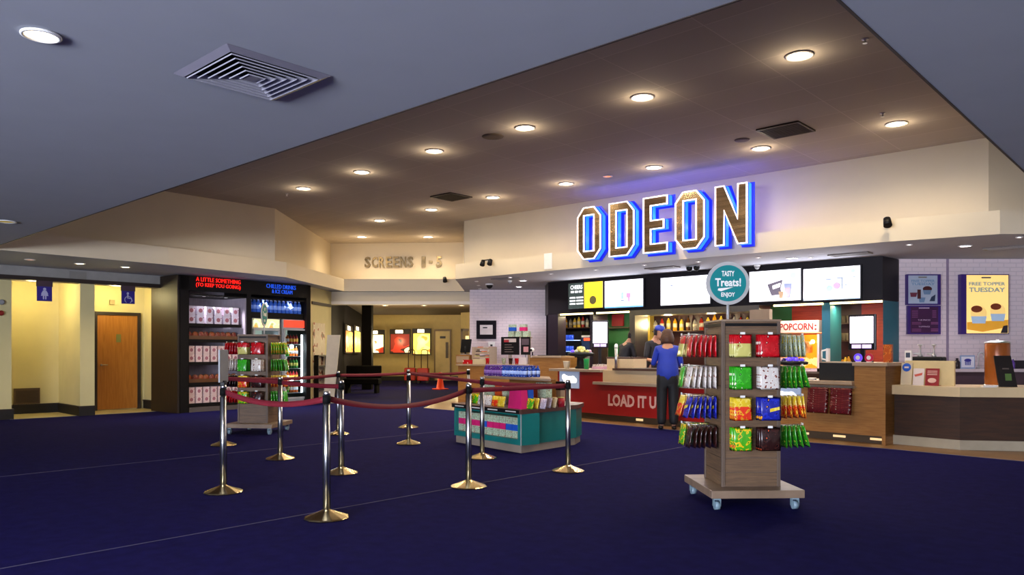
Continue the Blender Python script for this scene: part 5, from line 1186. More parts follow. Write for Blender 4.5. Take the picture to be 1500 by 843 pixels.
def caddy(fr, x, y, z, s, lab, lc_):
    t = thing('condiment_carousel', lab, 'stand', fr, x, y, z)
    m = M(); m.lathe([(.16 * s, 0), (.16 * s, .03), (.12 * s, .05), (.11 * s, .3 * s), (.2 * s, .34 * s)], BLACK, 20); m.build('pedestal', t)
    m = M(); m.lathe([(.2 * s, .34 * s), (.36 * s, .36 * s), (.37 * s, .42 * s), (.3 * s, .45 * s), (.1 * s, .46 * s)], BLACK, 24); m.build('tray', t)
    k = 0
    for k in range(9):
        a = k * 2 * math.pi / 9; m = M(); m.ball((.24 * s * math.cos(a), .24 * s * math.sin(a), .47 * s), .055 * s, lc_[k % len(lc_)], n=10); m.build('small_item', t)
    m = M(); m.lathe([(.12 * s, .46 * s), (.14 * s, .5 * s), (.1 * s, .6 * s), (.02 * s, .62 * s)], lc_[0], 16); m.build('centre_dish', t)
PU = mat('violet shine', '#6a4ce0', .15, em='#6a50ff', es=.5); PKS = mat('pink shine', '#e0a8c0', .2)
caddy(rf, rf.x(851, .32), .32, zl_ + .001, .72, 'black round stand with colourful items on the red counter', [FILMS['cream'], PKS, PU, FILMS['pale']])
def tillscreen(fr, pc, y, pw, py0, py1, zbase, lab, col):
    x = fr.x(pc, y); w_ = fr.x(pc + pw / 2, y) - fr.x(pc - pw / 2, y); z0, z1 = fr.z(pc, py1, y), fr.z(pc, py0, y)
    t = thing('till_display', lab, 'screen', fr, x, y, zbase); z0 -= zbase; z1 -= zbase
    m = M(); m.box(-w_ / 2 - .03, w_ / 2 + .03, 0, .05, z0 - .1, z1 + .03, BEZ); m.build('case', t, .01)
    m = M(); m.box(-w_ / 2, w_ / 2, -.003, 0, z0, z1, em('till white', '#fdf2ff', 2.2)); m.box(-w_ * .42, -.008, -.003, 0, z0 - .075, z0 - .02, em('till lilac', '#d8c0f0', 1.0)); m.box(.008, w_ * .42, -.003, 0, z0 - .075, z0 - .02, em('till lilac', '#d8c0f0', 1.0)); m.build('display', t)
    m = M(); m.box(-.03, .03, .02, .06, 0, z0 - .05, BEZ); m.box(-.12, .12, -.05, .12, 0, .02, BEZ); m.build('stand', t)
    l = area('glow', (0, 0, 0), (R(-90), 0, 0), w_, z1 - z0, 4, (.95, .9, 1)); l.parent = t; l.location = (0, -.03, (z0 + z1) / 2); l.rotation_euler = (R(-90), 0, 0)
cfn = frontal(879, 16.2); tillscreen(cfn, 879, 0, 21, 472, 503, .95, 'bright white till display in front of the green bay', 0)
m = M(); m.box(-.28, .22, -.12, .3, 0, .949, SHW); m.box(-.28, .22, -.14, -.12, .1, .9, HP); single(m, 'till_cabinet', 'dark till cabinet under the green bay display', 'cabinet', cfn, 0, 0, 0)
m = M(); m.box(-.14, .14, -.1, .1, 0, .05, mat('pink white sweets', '#d8a8c0', .4)); m.box(-.13, .13, -.09, .09, .05, .09, FILMS['white']); single(m, 'sweet_tray', 'small tray of pink and white sweets before the green bay display', 'tray', rf, rf.x(880, .35), .35, zl_ + .001)
for k, px in enumerate((893,)):
    pass
# wood counter on the right
w0, w1 = floor_at(1164, 629.6, .12), floor_at(1298, 640.4, .12); wf = line(w0, w1)
xa2, xb2, xc2 = wf.x(1053), wf.x(1252), wf.x(1298)
zlow = wf.z(1205, 558, -.05); zhi = wf.z(1280, 531.5, -.02)
t = thing('oak_counter', 'oak slatted popcorn counter with a higher right-hand block', 'counter', wf)
m = M(); m.box(xa2, xb2, 0, .7, .12, zlow - .05, OAK); m.box(xb2, xc2, -.01, .7, .12, zhi - .05, OAK); m.build('front_panel', t)
m = M(); m.box(xc2 - .05, xc2, -.02, .72, 0.003, zhi - .05, OAK); m.build('end_panel', t)
m = M(); m.box(xa2, xc2 - .05, .1, .6, 0.003, .12, mat('brown kick board', '', .4)); m.build('kick_board', t)
for px in (1172, 1225, 1280): m = M(); m.box(wf.x(px) - .09, wf.x(px) + .09, .09, .1, .05, .08, em('kick lamp', '', 1.0)); m.build('kick_lamp', t)
m = M(); m.box(xa2, xb2, -.09, .7, zlow - .05, zlow, TANS); m.build('worktop', t, .004); m = M(); m.box(xb2 - .02, xc2 + .03, -.04, .72, zhi - .05, zhi, TANS); m.build('upper_worktop', t, .004)
m = M(); m.box(wf.x(1204, .35), xb2, .35, .7, zhi - .05, zhi, TANS); m.build('rear_ledge', t)
litpanel(wf, 1130, 1174, 565, 595, -.005, 'glowing white panel on the oak counter beside the near stand')
m = M(); m.box(wf.x(1200, .08), wf.x(1251, .08), .08, .33, zlow + .001, wf.z(1225, 532, .08), mat('till back black', '#08080a', .5)); single(m, 'till_box', 'plain black till housing on the oak counter', 'till', wf)
caddy(wf, wf.x(1161, .25), .25, zlow + .001, .62, 'black round stand with violet shining items on the oak counter', [PU, PKS, mat('violet dark', '#2a1c50', .2), PU])
m = M(); m.cyl((0, 0, 0), (0, 0, .03), .06, WHITEM); single(m, 'saucer', 'small pale dish by the black till housing', 'dish', wf, wf.x(1190, .15), .15, zlow + .001)
zz = zhi; tillscreen(wf, 1262, .3, 34, 464, 503, zz, 'large bright till display above the oak block', 0)
for k, (px, c_, lab) in enumerate(((1257, PU, 'round blue and white sign disc below the right till display'), (1273, mat('crimson disc', '#c02848', .3), 'round crimson sign disc below the right till display'))):
    m = M(); m.cyl((0, -.01, .065), (0, .01, .065), .06, c_, n=20); m.cyl((0, -.012, .065), (0, -.01, .065), .03, WHITEM, n=16); m.box(-.03, .03, -.02, .03, 0, .012, WHITEM); single(m, 'sign_disc', lab, 'sign', wf, wf.x(px, .03), .03, zhi + .001)
m = M(); m.box(-.02, .02, -.03, .03, 0, .2, WHITEM); m.tube([(-.02, 0, .18), (-.1, 0, .16), (-.1, 0, .04), (-.02, 0, .02)], .012, WHITEM); single(m, 'jug', 'white jug handle beside the popcorn machine', 'jug', wf, wf.x(1213, .5), .5, zhi + .001)
# hanging dark red bags on the oak counter
DRB = pattern('film dark red', ['#5c1418', '#701c20', '#3c0c10', '#b8a090'], 30, .25)
t = thing('bag_rail', 'metal rail on the oak counter front carrying dark red bags', 'rail', wf, wf.x(1216, -.02), 0, wf.z(1216, 567, -.1)); a = wf.x(1182, -.1) - wf.x(1216, -.02); b = wf.x(1250, -.1) - wf.x(1216, -.02)
m = M(); m.box(a, b, -.12, -.11, -.005, .01, HOOK); m.box(a, b, -.008, -.001, -.02, .02, HOOK); m.build('bar', t)
for sx in (a, (a + b) / 2, b): m = M(); m.box(sx - .005, sx + .005, -.12, -.005, -.005, .01, HOOK); m.build('bracket', t)
for s_ in range(2):
    for k in range(9):
        w2 = (b - a) / 2 - .03; mm = M(); mm.surf(lambda u, v: ((u - .5) * w2, -.012 * math.sin(math.pi * u) ** .5 * math.sin(math.pi * v) ** .5 if 0 < u < 1 and 0 < v < 1 else 0, -v * .12), 8, 6, DRB); mm.surf(lambda u, v: ((u - .5) * w2, .006 * math.sin(math.pi * u) * math.sin(math.pi * v), -v * .12), 8, 6, DRB)
        single(mm, 'snack_bag', 'dark red snack bag on the counter rail, %s stack, %s bag down' % (('left', 'right')[s_], ('top', 'second', 'third', 'fourth', 'fifth', 'sixth', 'seventh', 'eighth', 'lowest')[k]), 'snack bag', wf, wf.x(1216, -.02) + a + (b - a) * (.25 + .5 * s_), -.10 - .004 * k, wf.z(1216, 567, -.1) - .012 - k * .032, random.uniform(-.02, .02), 'dark red bags on the counter rail')
m = M(); m.box(wf.x(1098, 1.6), wf.x(1127, 1.6), 1.6, 1.7, .005, HZ - .12, mat('taupe upright', '#84705c', .5)); single(m, 'servery_screen', 'taupe upright panel behind the right side of the near stand', 'panel', wf)
# clear cups tower right of the near stand is left to the bags there
# ---------------------------------------------------------------- ice cream counter and its wall
ia = floor_at(1307, 651); ib = floor_at(1406, 660); ic0 = floor_at(1500, 662); ic = (ib[0] + (ic0[0] - ib[0]) * 2.3, ib[1] + (ic0[1] - ib[1]) * 2.3)
DKW = wood('dark walnut front', '#40240f', '#2a170a', .65, (1.2, 1.2, 9), 3); WTOP = mat('white solid top', '#cfb78e', .3, var=.03); PLI = mat('pale plinth', '#a59a84', .5)
q1_ = line(ia, ib); q2_ = line(ib, ic)
def back(p, f, d): return (p[0] - f.s * d, p[1] + f.c * d)
pa_, pb_, pc_ = ia, ib, ic; bk = [back(ic, q2_, .75), (back(ib, q2_, .75)[0], back(ib, q1_, .75)[1]), back(ia, q1_, .75)]
base = [pa_, pb_, pc_] + bk
O_ = ia; loc = [(p[0] - O_[0], p[1] - O_[1]) for p in base]
t = thing('ice_cream_counter', 'angled ice cream counter with white top and dark walnut front', 'counter', WORLD, O_[0], O_[1], 0)
m = M(); m.prism(offs(loc, -.0), 0.003, .13, PLI, 'z'); m.build('plinth', t)
m = M(); m.prism(offs(loc, .02), .13, .70, DKW, 'z'); m.build('front_panel', t)
m = M(); m.prism(offs(loc, -.04), .70, .83, WTOP, 'z'); m.build('worktop', t, .005)
zt = .831
def at1(px, y): return q1_, q1_.x(px, y), y
f1, f2_ = q1_, q2_
CRP = mat('cream sneeze panel', '#d4c08c', .5)
x0, x1 = f1.x(1326, .3), f1.x(1398, .3); zz = f1.z(1360, 531, .3)
m = M(); m.box(x0, x1, .3, .34, zt, zz, CRP); m.box(x0, x1, .3, .36, zz, zz + .02, CRP); single(m, 'low_screen', 'low cream screen standing on the ice cream counter', 'screen panel', f1)
def leaf(px0, px1, py0, lab, mt_, deco=None, y=.12, fr=None, name='leaflet', cat='leaflet'):
    fr = fr or f1; x0, x1 = fr.x(px0, y), fr.x(px1, y); h_ = fr.z((px0 + px1) / 2, py0, y) - zt; w_ = x1 - x0
    t = thing(name, lab, cat, fr, (x0 + x1) / 2, y, zt); m = M(); T = Matrix.Rotation(R(-8), 4, 'X')
    m.box(-w_ / 2, w_ / 2, -.004, .004, 0, h_, mt_, T); m.box(-w_ / 2, w_ / 2, 0, .08, 0, .006, mt_); m.build('card', t)
    if deco: m = M(); deco(m, w_, h_); m.v = [T @ v for v in m.v]; m.build('print', t)
WCARD = mat('white card', '', .5); REDD = mat('menu red', '#8c1a22', .5)
def d_disc(m, w, h): m.ball((0, -.008, h * .8), w * .4, BLU, sy=.05, n=18); m.box(-w * .2, w * .2, -.012, -.008, h * .76, h * .84, WCARD)
def d_red(m, w, h): m.prism([(-w * .4, h * .62), (w * .35, h * .75), (w * .3, h * .6), (-w * .3, h * .5)], -.007, -.004, mat('soft red', '#c85848', .5))
def d_menu(m, w, h):
    for k in range(3): m.box(-w * .36, w * .36, -.007, -.004, h * (.62 + .1 * k), h * (.66 + .1 * k), mat('pale print', '#d8b0a0', .5))
    m.ball((0, -.006, h * .3), w * .32, mat('pale print', '', .5), sy=.03, sz=.6, n=18)
leaf(1319, 1335, 532, 'cream card with a blue disc at the left end of the ice cream counter', mat('ivory card', '#d0c0a0', .5), d_disc)
leaf(1337, 1353, 540, 'white leaflet with a soft red mark on the ice cream counter', WCARD, d_red); leaf(1355, 1375, 540, 'dark red price leaflet with a cup picture on the ice cream counter', REDD, d_menu)
y_ = .45
t = thing('card_reader', 'white card payment terminal at the left of the ice cream counter', 'card terminal', f1, f1.x(1331, y_), y_, zt); h_ = f1.z(1331, 514, y_) - zt; m = M(); m.box(-.045, .045, -.02, .02, h_ - .2, h_, WHITEM); m.box(-.03, .03, -.024, -.02, h_ - .1, h_ - .03, mat('terminal screen', '#3c4a5c', .3)); m.build('terminal', t, .006); m = M(); m.cyl((0, 0, 0), (0, 0, h_ - .2), .02, BLACK); m.build('stand', t)
t = thing('topping_pumps', 'black sauce tray with two chrome pumps behind the cream screen', 'pump tray', f1, 0, .62, zt); h_ = f1.z(1358, 523, .62) - zt; a, b = f1.x(1336, .62), f1.x(1383, .62)
m = M(); m.box(a, b, -.08, .1, 0, h_, BLACK); m.build('tray', t, .02)
for px in (1348, 1368): x = f1.x(px, .62); m = M(); m.lathe([(.04, 0), (.03, .03), (.012, .05), (.012, .15), (.03, .16), (.03, .18)], CHROME, 14, c=(x, 0, h_)); m.cyl((x, 0, h_ + .05), (x - .07, -.05, h_ + .04), .01, CHROME); m.build('pump', t)
# things on the oak block beside it
for px, py, w_, c_, lab, nm, ct in ((1309, 505, .11, pattern('film orange pack', ['#b8541c', '#d07830', '#8c3410', '#e0b070'], 16, .3), 'tall orange packet at the right end of the oak block', 'packet', 'packet'), (1318, 514, .05, mat('blue bottle small', '#3848a8', .3), 'small blue bottle beside the orange packet', 'small_bottle', 'bottle')):
    x = wf.x(min(px, 1301), .2) if nm != 'small_bottle' else wf.x(1301, .45); y = .2 if nm != 'small_bottle' else .45; h_ = wf.z(px, py, y) - zhi; m = M()
    if nm == 'packet': m.box(-w_ / 2, w_ / 2, -.03, .03, 0, h_, c_)
    else: m.lathe([(.025, 0), (.03, .02), (.03, h_ * .6), (.01, h_ * .75), (.01, h_)], c_, 14)
    single(m, nm, lab, ct, wf, x, y, zhi + .001)
# back worktop under the posters
bi = fi; xa_, xb_ = bi.x(1330), bi.x(1620)
yb_ = -.6; zb2 = bi.z(1420, 541, yb_)
t = thing('rear_worktop', 'white rear worktop below the bright ice cream poster', 'counter', bi); m = M(); m.box(bi.x(1392, yb_), bi.x(1650, yb_), yb_, -.01, zb2 - .05, zb2, mat('lilac white top', '#cfc4cc', .35)); m.build('worktop', t)
m = M(); m.box(bi.x(1392, yb_), bi.x(1650, yb_), yb_ + .04, -.01, .005, zb2 - .05, mat('plum cabinet', '#4a3844', .45)); m.build('cabinet', t)
def onb(px): return bi.x(px, yb_ + .15)
m = M(); m.lathe([(.045, 0), (.05, .01), (.05, .11), (.02, .15), (.02, .18)], mat('dark bottle', '#221820', .25), 16); single(m, 'small_bottle', 'small dark bottle on the rear worktop left of the framed tub picture', 'bottle', bi, onb(1402), yb_ + .15, zb2 + .001)
x0, x1 = bi.x(1407, yb_ + .2), bi.x(1428, yb_ + .2); w_ = x1 - x0; h_ = bi.z(1417, 521, yb_ + .2) - zb2
t = thing('framed_picture', 'small white framed picture of a blue striped tub on the rear worktop', 'picture', bi, (x0 + x1) / 2, yb_ + .2, zb2 + .001)
m = M(); m.box(-w_ / 2, w_ / 2, 0, .02, 0, h_, mat('blue frame', '#8ca4cc', .4)); m.build('frame', t); m = M(); m.box(-w_ * .44, w_ * .44, -.003, 0, h_ * .1, h_ * .9, mat('picture white', '#e4e4f0', .4)); TB = mat('tub blue', '#2c2c90', .4)
m.prism([(-w_ * .24, h_ * .58), (w_ * .24, h_ * .58), (w_ * .16, h_ * .25), (-w_ * .16, h_ * .25)], -.005, -.003, mat('tub pale', '#b8c0e0', .4)); m.ball((0, -.004, h_ * .62), w_ * .25, TB, sy=.03, sz=.5, n=18)
for k in range(4): m.box(-w_ * .19 + k * w_ * .11, -w_ * .14 + k * w_ * .11, -.007, -.005, h_ * .27, h_ * .55, TB)
m.build('picture', t)
x = bi.x(1433, yb_ + .2); h_ = bi.z(1436, 517, yb_ + .2) - zb2; r = (bi.x(1441, yb_ + .2) - x) / 2
t = thing('tap', 'tall arched chrome tap on the rear worktop', 'tap', bi, x, yb_ + .2, zb2 + .001); m = M(); pts = [(0, 0, 0), (0, 0, h_ - r)] + [(r - r * math.cos(a), 0, h_ - r + r * math.sin(a)) for a in [math.pi * k / 8 for k in range(1, 9)]] + [(2 * r, 0, h_ * .55)]; m.tube(pts, .014, CHROME, 8); m.build('spout', t); m = M(); m.cyl((0, 0, 0), (0, 0, .04), .03, CHROME); m.build('base', t)
AMB = mat('copper amber urn', '#9c5420', .12, .15, var=.35, vs=3, stretch=(1, 1, .4)); y = .35
x0, x1 = f2_.x(1443, y), f2_.x(1479, y); r = (x1 - x0) / 2; h_ = f2_.z(1461, 503, y) - zt
t = thing('wafer_urn', 'big round copper-brown urn with chrome lid on the ice cream counter', 'urn', f2_, (x0 + x1) / 2, y, zt); m = M(); m.lathe([(r * .96, 0), (r, .02), (r, h_ - .02), (r * .97, h_)], AMB, 36); m.build('body', t); m = M(); m.lathe([(r * 1.02, h_), (r * 1.02, h_ + .012), (r * .7, h_ + .03), (.02, h_ + .035), (.02, h_ + .05), (1e-3, h_ + .05)], CHROME, 36); m.build('lid', t); m = M(); m.lathe([(r * 1.06, 0), (r * 1.06, .02)], CHROME, 36); m.build('foot_ring', t)
x0, x1 = f2_.x(1459, .1), f2_.x(1490, .1); w_ = x1 - x0; h_ = f2_.z(1470, 521, .1) - zt
t = thing('counter_sign', 'black slanted counter sign with small green square in front of the urn', 'sign', f2_, (x0 + x1) / 2, .1, zt); T = Matrix.Rotation(R(-10), 4, 'X')
m = M(); m.prism([(-w_ * .36, 0), (w_ * .5, 0), (w_ * .3, h_), (-w_ * .5, h_)], -.012, .012, mat('black slate', '#17110e', .35), T=T); m.build('panel', t); m = M(); m.box(-w_ * .05, w_ * .25, -.015, -.012, h_ * .2, h_ * .42, mat('dull green', '#4c6a30', .5), T); m.box(-w_ * .15, w_ * .15, -.015, -.012, h_ * .56, h_ * .6, mat('dull print', '#5c5048', .5), T); m.build('print', t)
m = M(); m.box(-.08, .08, -.05, .05, 0, .015, WHITEM); single(m, 'glass_tray', 'small clear tray at the foot of the urn', 'tray', f2_, f2_.x(1447, .02), .0, zt)
m = M(); m.box(-.12, .2, 0, .2, 0, .14, mat('dark crate', '#1c1622', .5)); single(m, 'dark_box', 'dark box on the rear worktop at the right edge', 'box', bi, bi.x(1497, yb_ + .15), yb_ + .15, zb2 + .001)
m = M(); m.lathe([(.025, 0), (.03, .01), (.03, .1), (.01, .14), (.01, .17)], mat('purple soap', '#5c3c98', .3), 14); m.box(-.035, .01, -.01, .01, .165, .18, WHITEM); single(m, 'soap_pump', 'purple soap pump to the right of the big urn', 'bottle', bi, onb(1484), yb_ + .15, zb2 + .001)
# posters
PUR = mat('poster purple', '#33186e', .45)
def poster2(px0, px1, py0, py1, lab, fn, d=.08, fm=PUR):
    x0, x1 = bi.x(px0, -d), bi.x(px1, -d); pc = (px0 + px1) / 2; z0, z1 = bi.z(pc, py1, -d), bi.z(pc, py0, -d); w_ = x1 - x0; h_ = z1 - z0
    t = thing('wall_poster', lab, 'poster', bi, x0, -.002, z0); m = M(); m.box(0, w_, -d, 0, 0, h_, fm); m.build('frame', t); m = M(); fn(m, w_, h_, -d - .001); m.build('poster', t); return t, w_, h_
def pA(m, w, h, y):
    m.box(.03 * w, .9 * w, y, y + .001, .04 * h, .96 * h, mat('poster pale blue', '#a9b6c8', .4)); B = mat('poster blue text', '#6c90b4', .4)
    m.text('FREE TOPPER', w * .12, w * .82, h * .74, h * .82, y, B, .002, off=.02); m.text('TUESDAY', w * .12, w * .82, h * .64, h * .72, y, B, .002, off=.02)
    m.ball((w * .6, y, h * .52), w * .14, mat('choc dark', '#4a1c20', .4), sy=.02, sz=.6, n=18); m.prism([(w * .46, h * .48), (w * .72, h * .48), (w * .68, h * .34), (w * .5, h * .34)], y - .003, y, mat('tub blue grey', '#6c88a8', .4))
    m.prism([(w * .08, h * .4), (w * .3, h * .4), (w * .26, h * .26), (w * .1, h * .26)], y - .003, y, mat('berry', '#6c2c40', .4)); m.prism([(w * .34, h * .24), (w * .54, h * .24), (w * .5, h * .08), (w * .36, h * .08)], y - .003, y, mat('tub blue grey', '')); m.prism([(w * .66, h * .12), (w * .82, h * .12), (w * .84, h * .34), (w * .72, h * .26)], y - .003, y, mat('navy wafer', '#243450', .4)); m.box(w * .3, w * .4, y - .004, y, h * .2, h * .5, mat('choc dark', ''))
    m.box(w * .33, w * .58, y - .002, y, h * .88, h * .92, mat('olive logo', '#7c7468', .4))
def pB(m, w, h, y):
    m.box(.08 * w, .92 * w, y, y + .001, .05 * h, .95 * h, mat('plum panel', '#3c1240', .4)); L_ = mat('menu text', '#9c5c90', .5); Wt = mat('menu white', '#c8b4d0', .5)
    m.box(w * .33, w * .65, y - .002, y, h * .9, h * .93, Wt)
    for k in range(4): m.box(w * .12, w * .3, y - .002, y, h * (.8 - .07 * k), h * (.815 - .07 * k), L_); m.box(w * .74, w * .86, y - .002, y, h * (.8 - .07 * k), h * (.82 - .07 * k), L_)
    m.text('TUB PRICES', w * .3, w * .68, h * .47, h * .52, y, Wt, .002); m.text('TOPPINGS', w * .32, w * .66, h * .24, h * .29, y, Wt, .002)
    for z in (.4, .35, .17, .11): m.box(w * .12, w * .4, y - .002, y, h * z, h * (z + .015), L_); m.box(w * .7, w * .92, y - .002, y, h * z, h * (z + .02), L_)
def pC(m, w, h, y):  # print colours glow to stand in for lamp glare on the poster
    m.box(.11 * w, .985 * w, y, y + .001, .015 * h, .985 * h, mat('poster cream', '#f0cc78', .35, em='#f8d480', es=.75, var=.06, vs=1.5)); B = mat('poster glare teal', '#8fa8a0', .4, em='#90a8a0', es=.25)
    m.text('FREE TOPPER', w * .16, w * .92, h * .81, h * .87, y, B, .002, off=.03); m.text('TUESDAY', w * .16, w * .92, h * .70, h * .78, y, B, .002, off=.03)
    G = mat('table gold', '#d89828', .4, em='#e0a030', es=.4); m.prism([(w * .12, h * .2), (w * .98, h * .24), (w * .98, h * .12), (w * .45, h * .04), (w * .12, h * .08)], y - .002, y, G)
    TBL = mat('tub sky', '#9cb4cc', .4, em='#a0b8d0', es=.4); IC = mat('ice cream', '#f0c878', .4, em='#f0c878', es=.6); CH = mat('brownie', '#8c3c18', .4)
    for cx_, cz_, s in ((.36, .3, 1.0), (.76, .34, .95)):
        m.prism([(w * (cx_ - .16 * s), h * cz_), (w * (cx_ + .17 * s), h * cz_), (w * (cx_ + .14 * s), h * (cz_ - .12)), (w * (cx_ - .13 * s), h * (cz_ - .12))], y - .004, y, TBL); m.ball((w * cx_, y - .002, h * (cz_ + .05)), w * .17 * s, IC, sy=.01, sz=.9, n=20); m.ball((w * (cx_ - .04), y - .004, h * (cz_ + .12)), w * .12 * s, CH, sy=.01, sz=.6, n=16)
    m.box(w * .42, w * .62, y - .002, y, h * .93, h * .955, mat('olive logo', '')); m.prism([(w * .82, h * .02), (w * .97, h * .02), (w * .97, h * .15), (w * .88, h * .14)], y - .005, y, mat('dark corner', '#2c2430', .4))
poster2(1329, 1378, 402, 447, 'pale blue ice cream poster above the purple price list', pA); poster2(1330, 1378, 448, 490, 'dark purple ice cream price list under the blue poster', pB, d=.06)
t, w_, h_ = poster2(1408, 1478, 402, 490, 'large bright yellow ice cream tub poster in a purple frame', pC, d=.1)
x, y = floor_at(1430, 366, ZS)
l = bpy.data.lights.new('lamp', 'SPOT'); 
bpy.data.lights.remove(l)
# ---------------------------------------------------------------- people
SKIN = mat('skin', '#c08a6c', .5, var=.04)
def skinmesh(name, verts, edges, radii, mt_, parent, sub=1, root=0):
    me = bpy.data.meshes.new(name); me.from_pydata(verts, edges, []); o = bpy.data.objects.new(name + '_tmp', me); COL.objects.link(o)
    md = o.modifiers.new('skin', 'SKIN'); md.use_smooth_shade = True
    if not me.skin_vertices: me.skin_vertices.new()
    for i, r in enumerate(radii):
        me.skin_vertices[0].data[i].radius = (r, r) if not isinstance(r, tuple) else r
        me.skin_vertices[0].data[i].use_root = (i == root)
    s = o.modifiers.new('sub', 'SUBSURF'); s.levels = sub; s.render_levels = sub
    bpy.context.view_layer.update(); dg = bpy.context.evaluated_depsgraph_get(); ev = o.evaluated_get(dg); nm = bpy.data.meshes.new_from_object(ev)
    nm.materials.clear(); nm.materials.append(mt_)
    for p in nm.polygons: p.use_smooth = True; p.material_index = 0
    bpy.data.objects.remove(o); bpy.data.meshes.remove(me)
    r = bpy.data.objects.new(name, nm); COL.objects.link(r); r.parent = parent; return r
def limb(pts): return pts
def person(fr, x, y, rz, H, top, trousers, hair, lab, armL, armR, lean=0.0, cap=None, hairlen=.0, belly=1.0, z=0.0, skirt=False, nod=0.0):
    """local: faces -y. armX = (elbow, wrist) positions"""
    t = thing('person', lab, 'person', fr, x, y, z, rz); k = H / 1.7
    def S(p): return (p[0] * k, p[1] * k + (-lean * max(0, p[2] - .9)) * k, p[2] * k)
    hy = -lean * .75 - nod
    # body: skeleton from pelvis
    V = [(0, 0, .95), (0, 0, 1.12), (0, 0, 1.3), (0, 0, 1.42), (0, 0, 1.5), (0, -.02 - nod * .5, 1.57), (0, -.03 - nod, 1.62)]
    E_ = [(0, 1), (1, 2), (2, 3), (3, 4), (4, 5), (5, 6)]; Rr = [(.15, .11), (.13, .1), (.15, .105), (.11, .08), (.055, .055), (.06, .065), (.05, .055)]
    def add(p, r, par): V.append(p); Rr.append(r); E_.append((par, len(V) - 1)); return len(V) - 1
    for sx, arm in ((-1, armL), (1, armR)):
        sh = add((sx * .17, 0, 1.40), .052, 3); el = add(arm[0], .038, sh); wr = add(arm[1], .026, el)
        d = (Vector(arm[1]) - Vector(arm[0])).normalized(); pm_ = Vector(arm[1]) + d * .06; pmi = add(tuple(pm_), (.036, .016), wr)
        side = d.cross(Vector((0, 0, 1))).normalized() if abs(d.z) < .9 else Vector((1, 0, 0))
        for q, (o_, ln) in enumerate(((-.027, .07), (-.009, .08), (.009, .077), (.027, .06))):
            b = pm_ + side * o_ + d * .035; f1_ = add(tuple(b), .0095, pmi); f2_x = add(tuple(b + d * ln * .55 + Vector((0, 0, -.012))), .008, f1_); add(tuple(b + d * ln + Vector((0, 0, -.035))), .007, f2_x)
        th = Vector(arm[1]) + side * (-.04 * sx) + d * .03; t1 = add(tuple(th), .011, wr); add(tuple(th + d * .045 + side * (-.012 * sx)), .009, t1)
    for sx in (-1, 1):
        hip = add((sx * .09, 0, .88), .085, 0); kn = add((sx * .095, -.01, .48), .055, hip); an = add((sx * .1, .02, .09), .038, kn); add((sx * .115, -.10, .035), (.038, .03), an)
    body = skinmesh('body', [S(p) for p in V], E_, [((r[0] * k, r[1] * k) if isinstance(r, tuple) else r * k) for r in Rr], SKIN, t, 1)
    # top
    V2 = [(0, 0, .80), (0, 0, 1.08), (0, 0, 1.3), (0, 0, 1.42), (0, 0, 1.49)]; E2 = [(0, 1), (1, 2), (2, 3), (3, 4)]; R2 = [(.175 * belly, .14 * belly), (.16 * belly, .13 * belly), (.165, .125), (.12, .09), (.07, .06)]
    for sx, arm in ((-1, armL), (1, armR)):
        V2 += [(sx * .17, 0, 1.405), arm[0]]; n = len(V2); E2 += [(3, n - 2), (n - 2, n - 1)]; R2 += [.068, .052]
        if top[1]: V2.append(tuple(Vector(arm[0]) + (Vector(arm[1]) - Vector(arm[0])) * .9)); R2.append(.04); E2.append((n - 1, n))
    skinmesh('top', [S(p) for p in V2], E2, [((r[0] * k, r[1] * k) if isinstance(r, tuple) else r * k) for r in R2], top[0], t, 1)
    V3 = [(0, 0, 1.06), (0, 0, .9)]; E3 = [(0, 1)]; R3 = [(.15 * belly, .115 * belly), (.165 * belly, .125 * belly)]
    for sx in (-1, 1):
        n = len(V3); V3 += [(sx * .095, 0, .82), (sx * .10, -.005, .48), (sx * .105, .02, .07)]; E3 += [(1, n), (n, n + 1), (n + 1, n + 2)]; R3 += [.115, .095, .085]
    skinmesh('trousers', [S(p) for p in V3], E3, [((r[0] * k, r[1] * k) if isinstance(r, tuple) else r * k) for r in R3], trousers, t, 1)
    SHOE = mat('black shoe', '#0c0b0c', .5)
    for sx in (-1, 1): m = M(); m.ball(S((sx * .115, -.06, .04)), .055 * k, SHOE, n=14, sz=.8, sx=.85, sy=2.4); m.build('shoe', t)
    # head
    hc = Vector(S((0, -.035 - nod, 1.615))); m = M(); T = Matrix.Translation(hc) @ Matrix.Rotation(nod * 3, 4, 'X')
    m.lathe([(1e-4, -.115), (.035, -.11), (.058, -.085), (.068, -.05), (.073, 0), (.075, .04), (.066, .085), (.04, .11), (1e-4, .118)], SKIN, 20, T=T, sy=1.22)
    m.prism([(-.012, -.03), (.012, -.03), (.006, .025), (-.006, .025)], -.105, -.075, SKIN, T=T)
    for sx in (-1, 1): m.ball((sx * .075, .005, -.005), .022, SKIN, n=10, sx=.4, T=T); m.ball((sx * .028, -.085, .012), .011, mat('eye white', '#e8e4e0', .3), n=8, T=T); m.ball((sx * .028, -.093, .012), .006, mat('iris', '#2c1c14', .3), n=8, T=T)
    m.box(-.022, .022, -.083, -.078, -.062, -.054, mat('lip', '#9c5048', .5), T)
    m.build('head', t)
    m = M(); 
    hp = [(.08 + hairlen * .2, -.05 - hairlen), (.09 + hairlen * .3, 0 - hairlen * .5), (.091, .04), (.078, .09), (.045, .125), (1e-4, .132)]
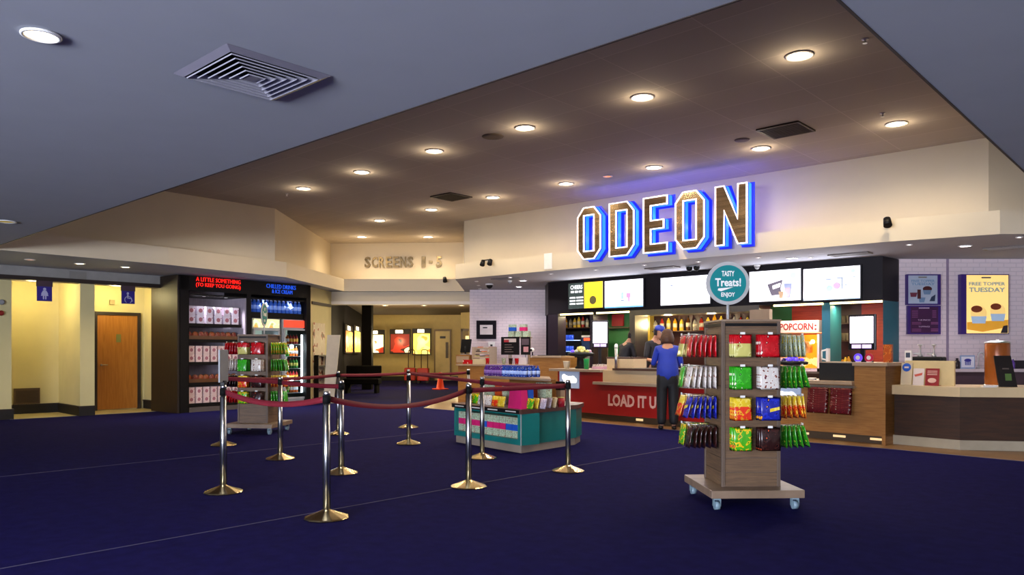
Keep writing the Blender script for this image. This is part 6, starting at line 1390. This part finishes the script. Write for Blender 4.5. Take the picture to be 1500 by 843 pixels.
    m.surf(lambda u, v: tuple(T @ Vector((lambda a, q: (q[0] * math.sin(a), q[0] * 1.18 * math.cos(a) + .012, q[1]))((u - .5) * 2 * math.pi * (.62 if v < .45 else 1.0), (lambda i, f: (hp[i][0] * (1 - f) + hp[min(5, i + 1)][0] * f, hp[i][1] * (1 - f) + hp[min(5, i + 1)][1] * f))(min(4, int(v * 5)), v * 5 - min(4, int(v * 5)))))), 24, 10, hair)
    m.build('hair', t, solid=.012)
    if cap is not None:
        m = M(); m.lathe([(.092, .045), (.092, .075), (.08, .115), (.045, .14), (1e-4, .145)], cap, 20, T=T, sy=1.18); m.build('cap', t)
        m = M(); m.surf(lambda u, v: tuple(T @ Vector(((u - .5) * .15, -.095 - v * .07 * math.sin(math.pi * (u * .8 + .1)), .05 - .012 * v))), 10, 4, cap); m.build('cap_peak', t, solid=.005)
    return t
BLUET = mat('royal blue top', '#2038a8', .7, var=.08, vs=10, bump=.2, bs=20); BLKT = mat('black trousers', '#0c0c10', .7); HAIRB = mat('brown hair', '#4a2c1a', .6, var=.25, vs=30, bump=.5, bs=60)
cp = deep(978, 12.72); cu = Fr(cp[0], cp[1], TH)
# customer seen from behind, facing the counter (turned away from the camera)
person(cu, 0, 0, R(172), 1.62, (BLUET, True), BLKT, HAIRB, 'customer in a royal blue top and black trousers seen from behind at the counter',
       ((-.24, -.10, 1.14), (-.20, -.34, 1.12)), ((.24, -.08, 1.14), (.22, -.30, 1.16)), lean=.08, hairlen=.07, belly=1.3, nod=.03)
STB = mat('black staff shirt', '#15131a', .7); CAPB2 = mat('blue cap', '#2a58b8', .6); HAIRD = mat('dark hair', '#1c1210', .6)
sp = deep(957, 14.65); su = Fr(sp[0], sp[1], TH)
person(su, 0, 0, R(30), 1.74, (STB, False), BLKT, HAIRD, 'staff member in a black shirt and blue cap behind the counter, head bowed',
       ((-.25, -.06, 1.13), (-.16, -.30, 1.07)), ((.25, -.06, 1.13), (.14, -.30, 1.06)), lean=.12, cap=CAPB2, nod=.05)
sp = deep(909, 16.25); su = Fr(sp[0], sp[1], TH)
person(su, 0, 0, R(120), 1.70, (STB, False), BLKT, HAIRD, 'second staff member in dark clothes, bending in front of the green bay',
       ((-.25, -.10, 1.15), (-.16, -.34, 1.0)), ((.25, -.12, 1.18), (.14, -.36, 1.02)), lean=.35, nod=.05)
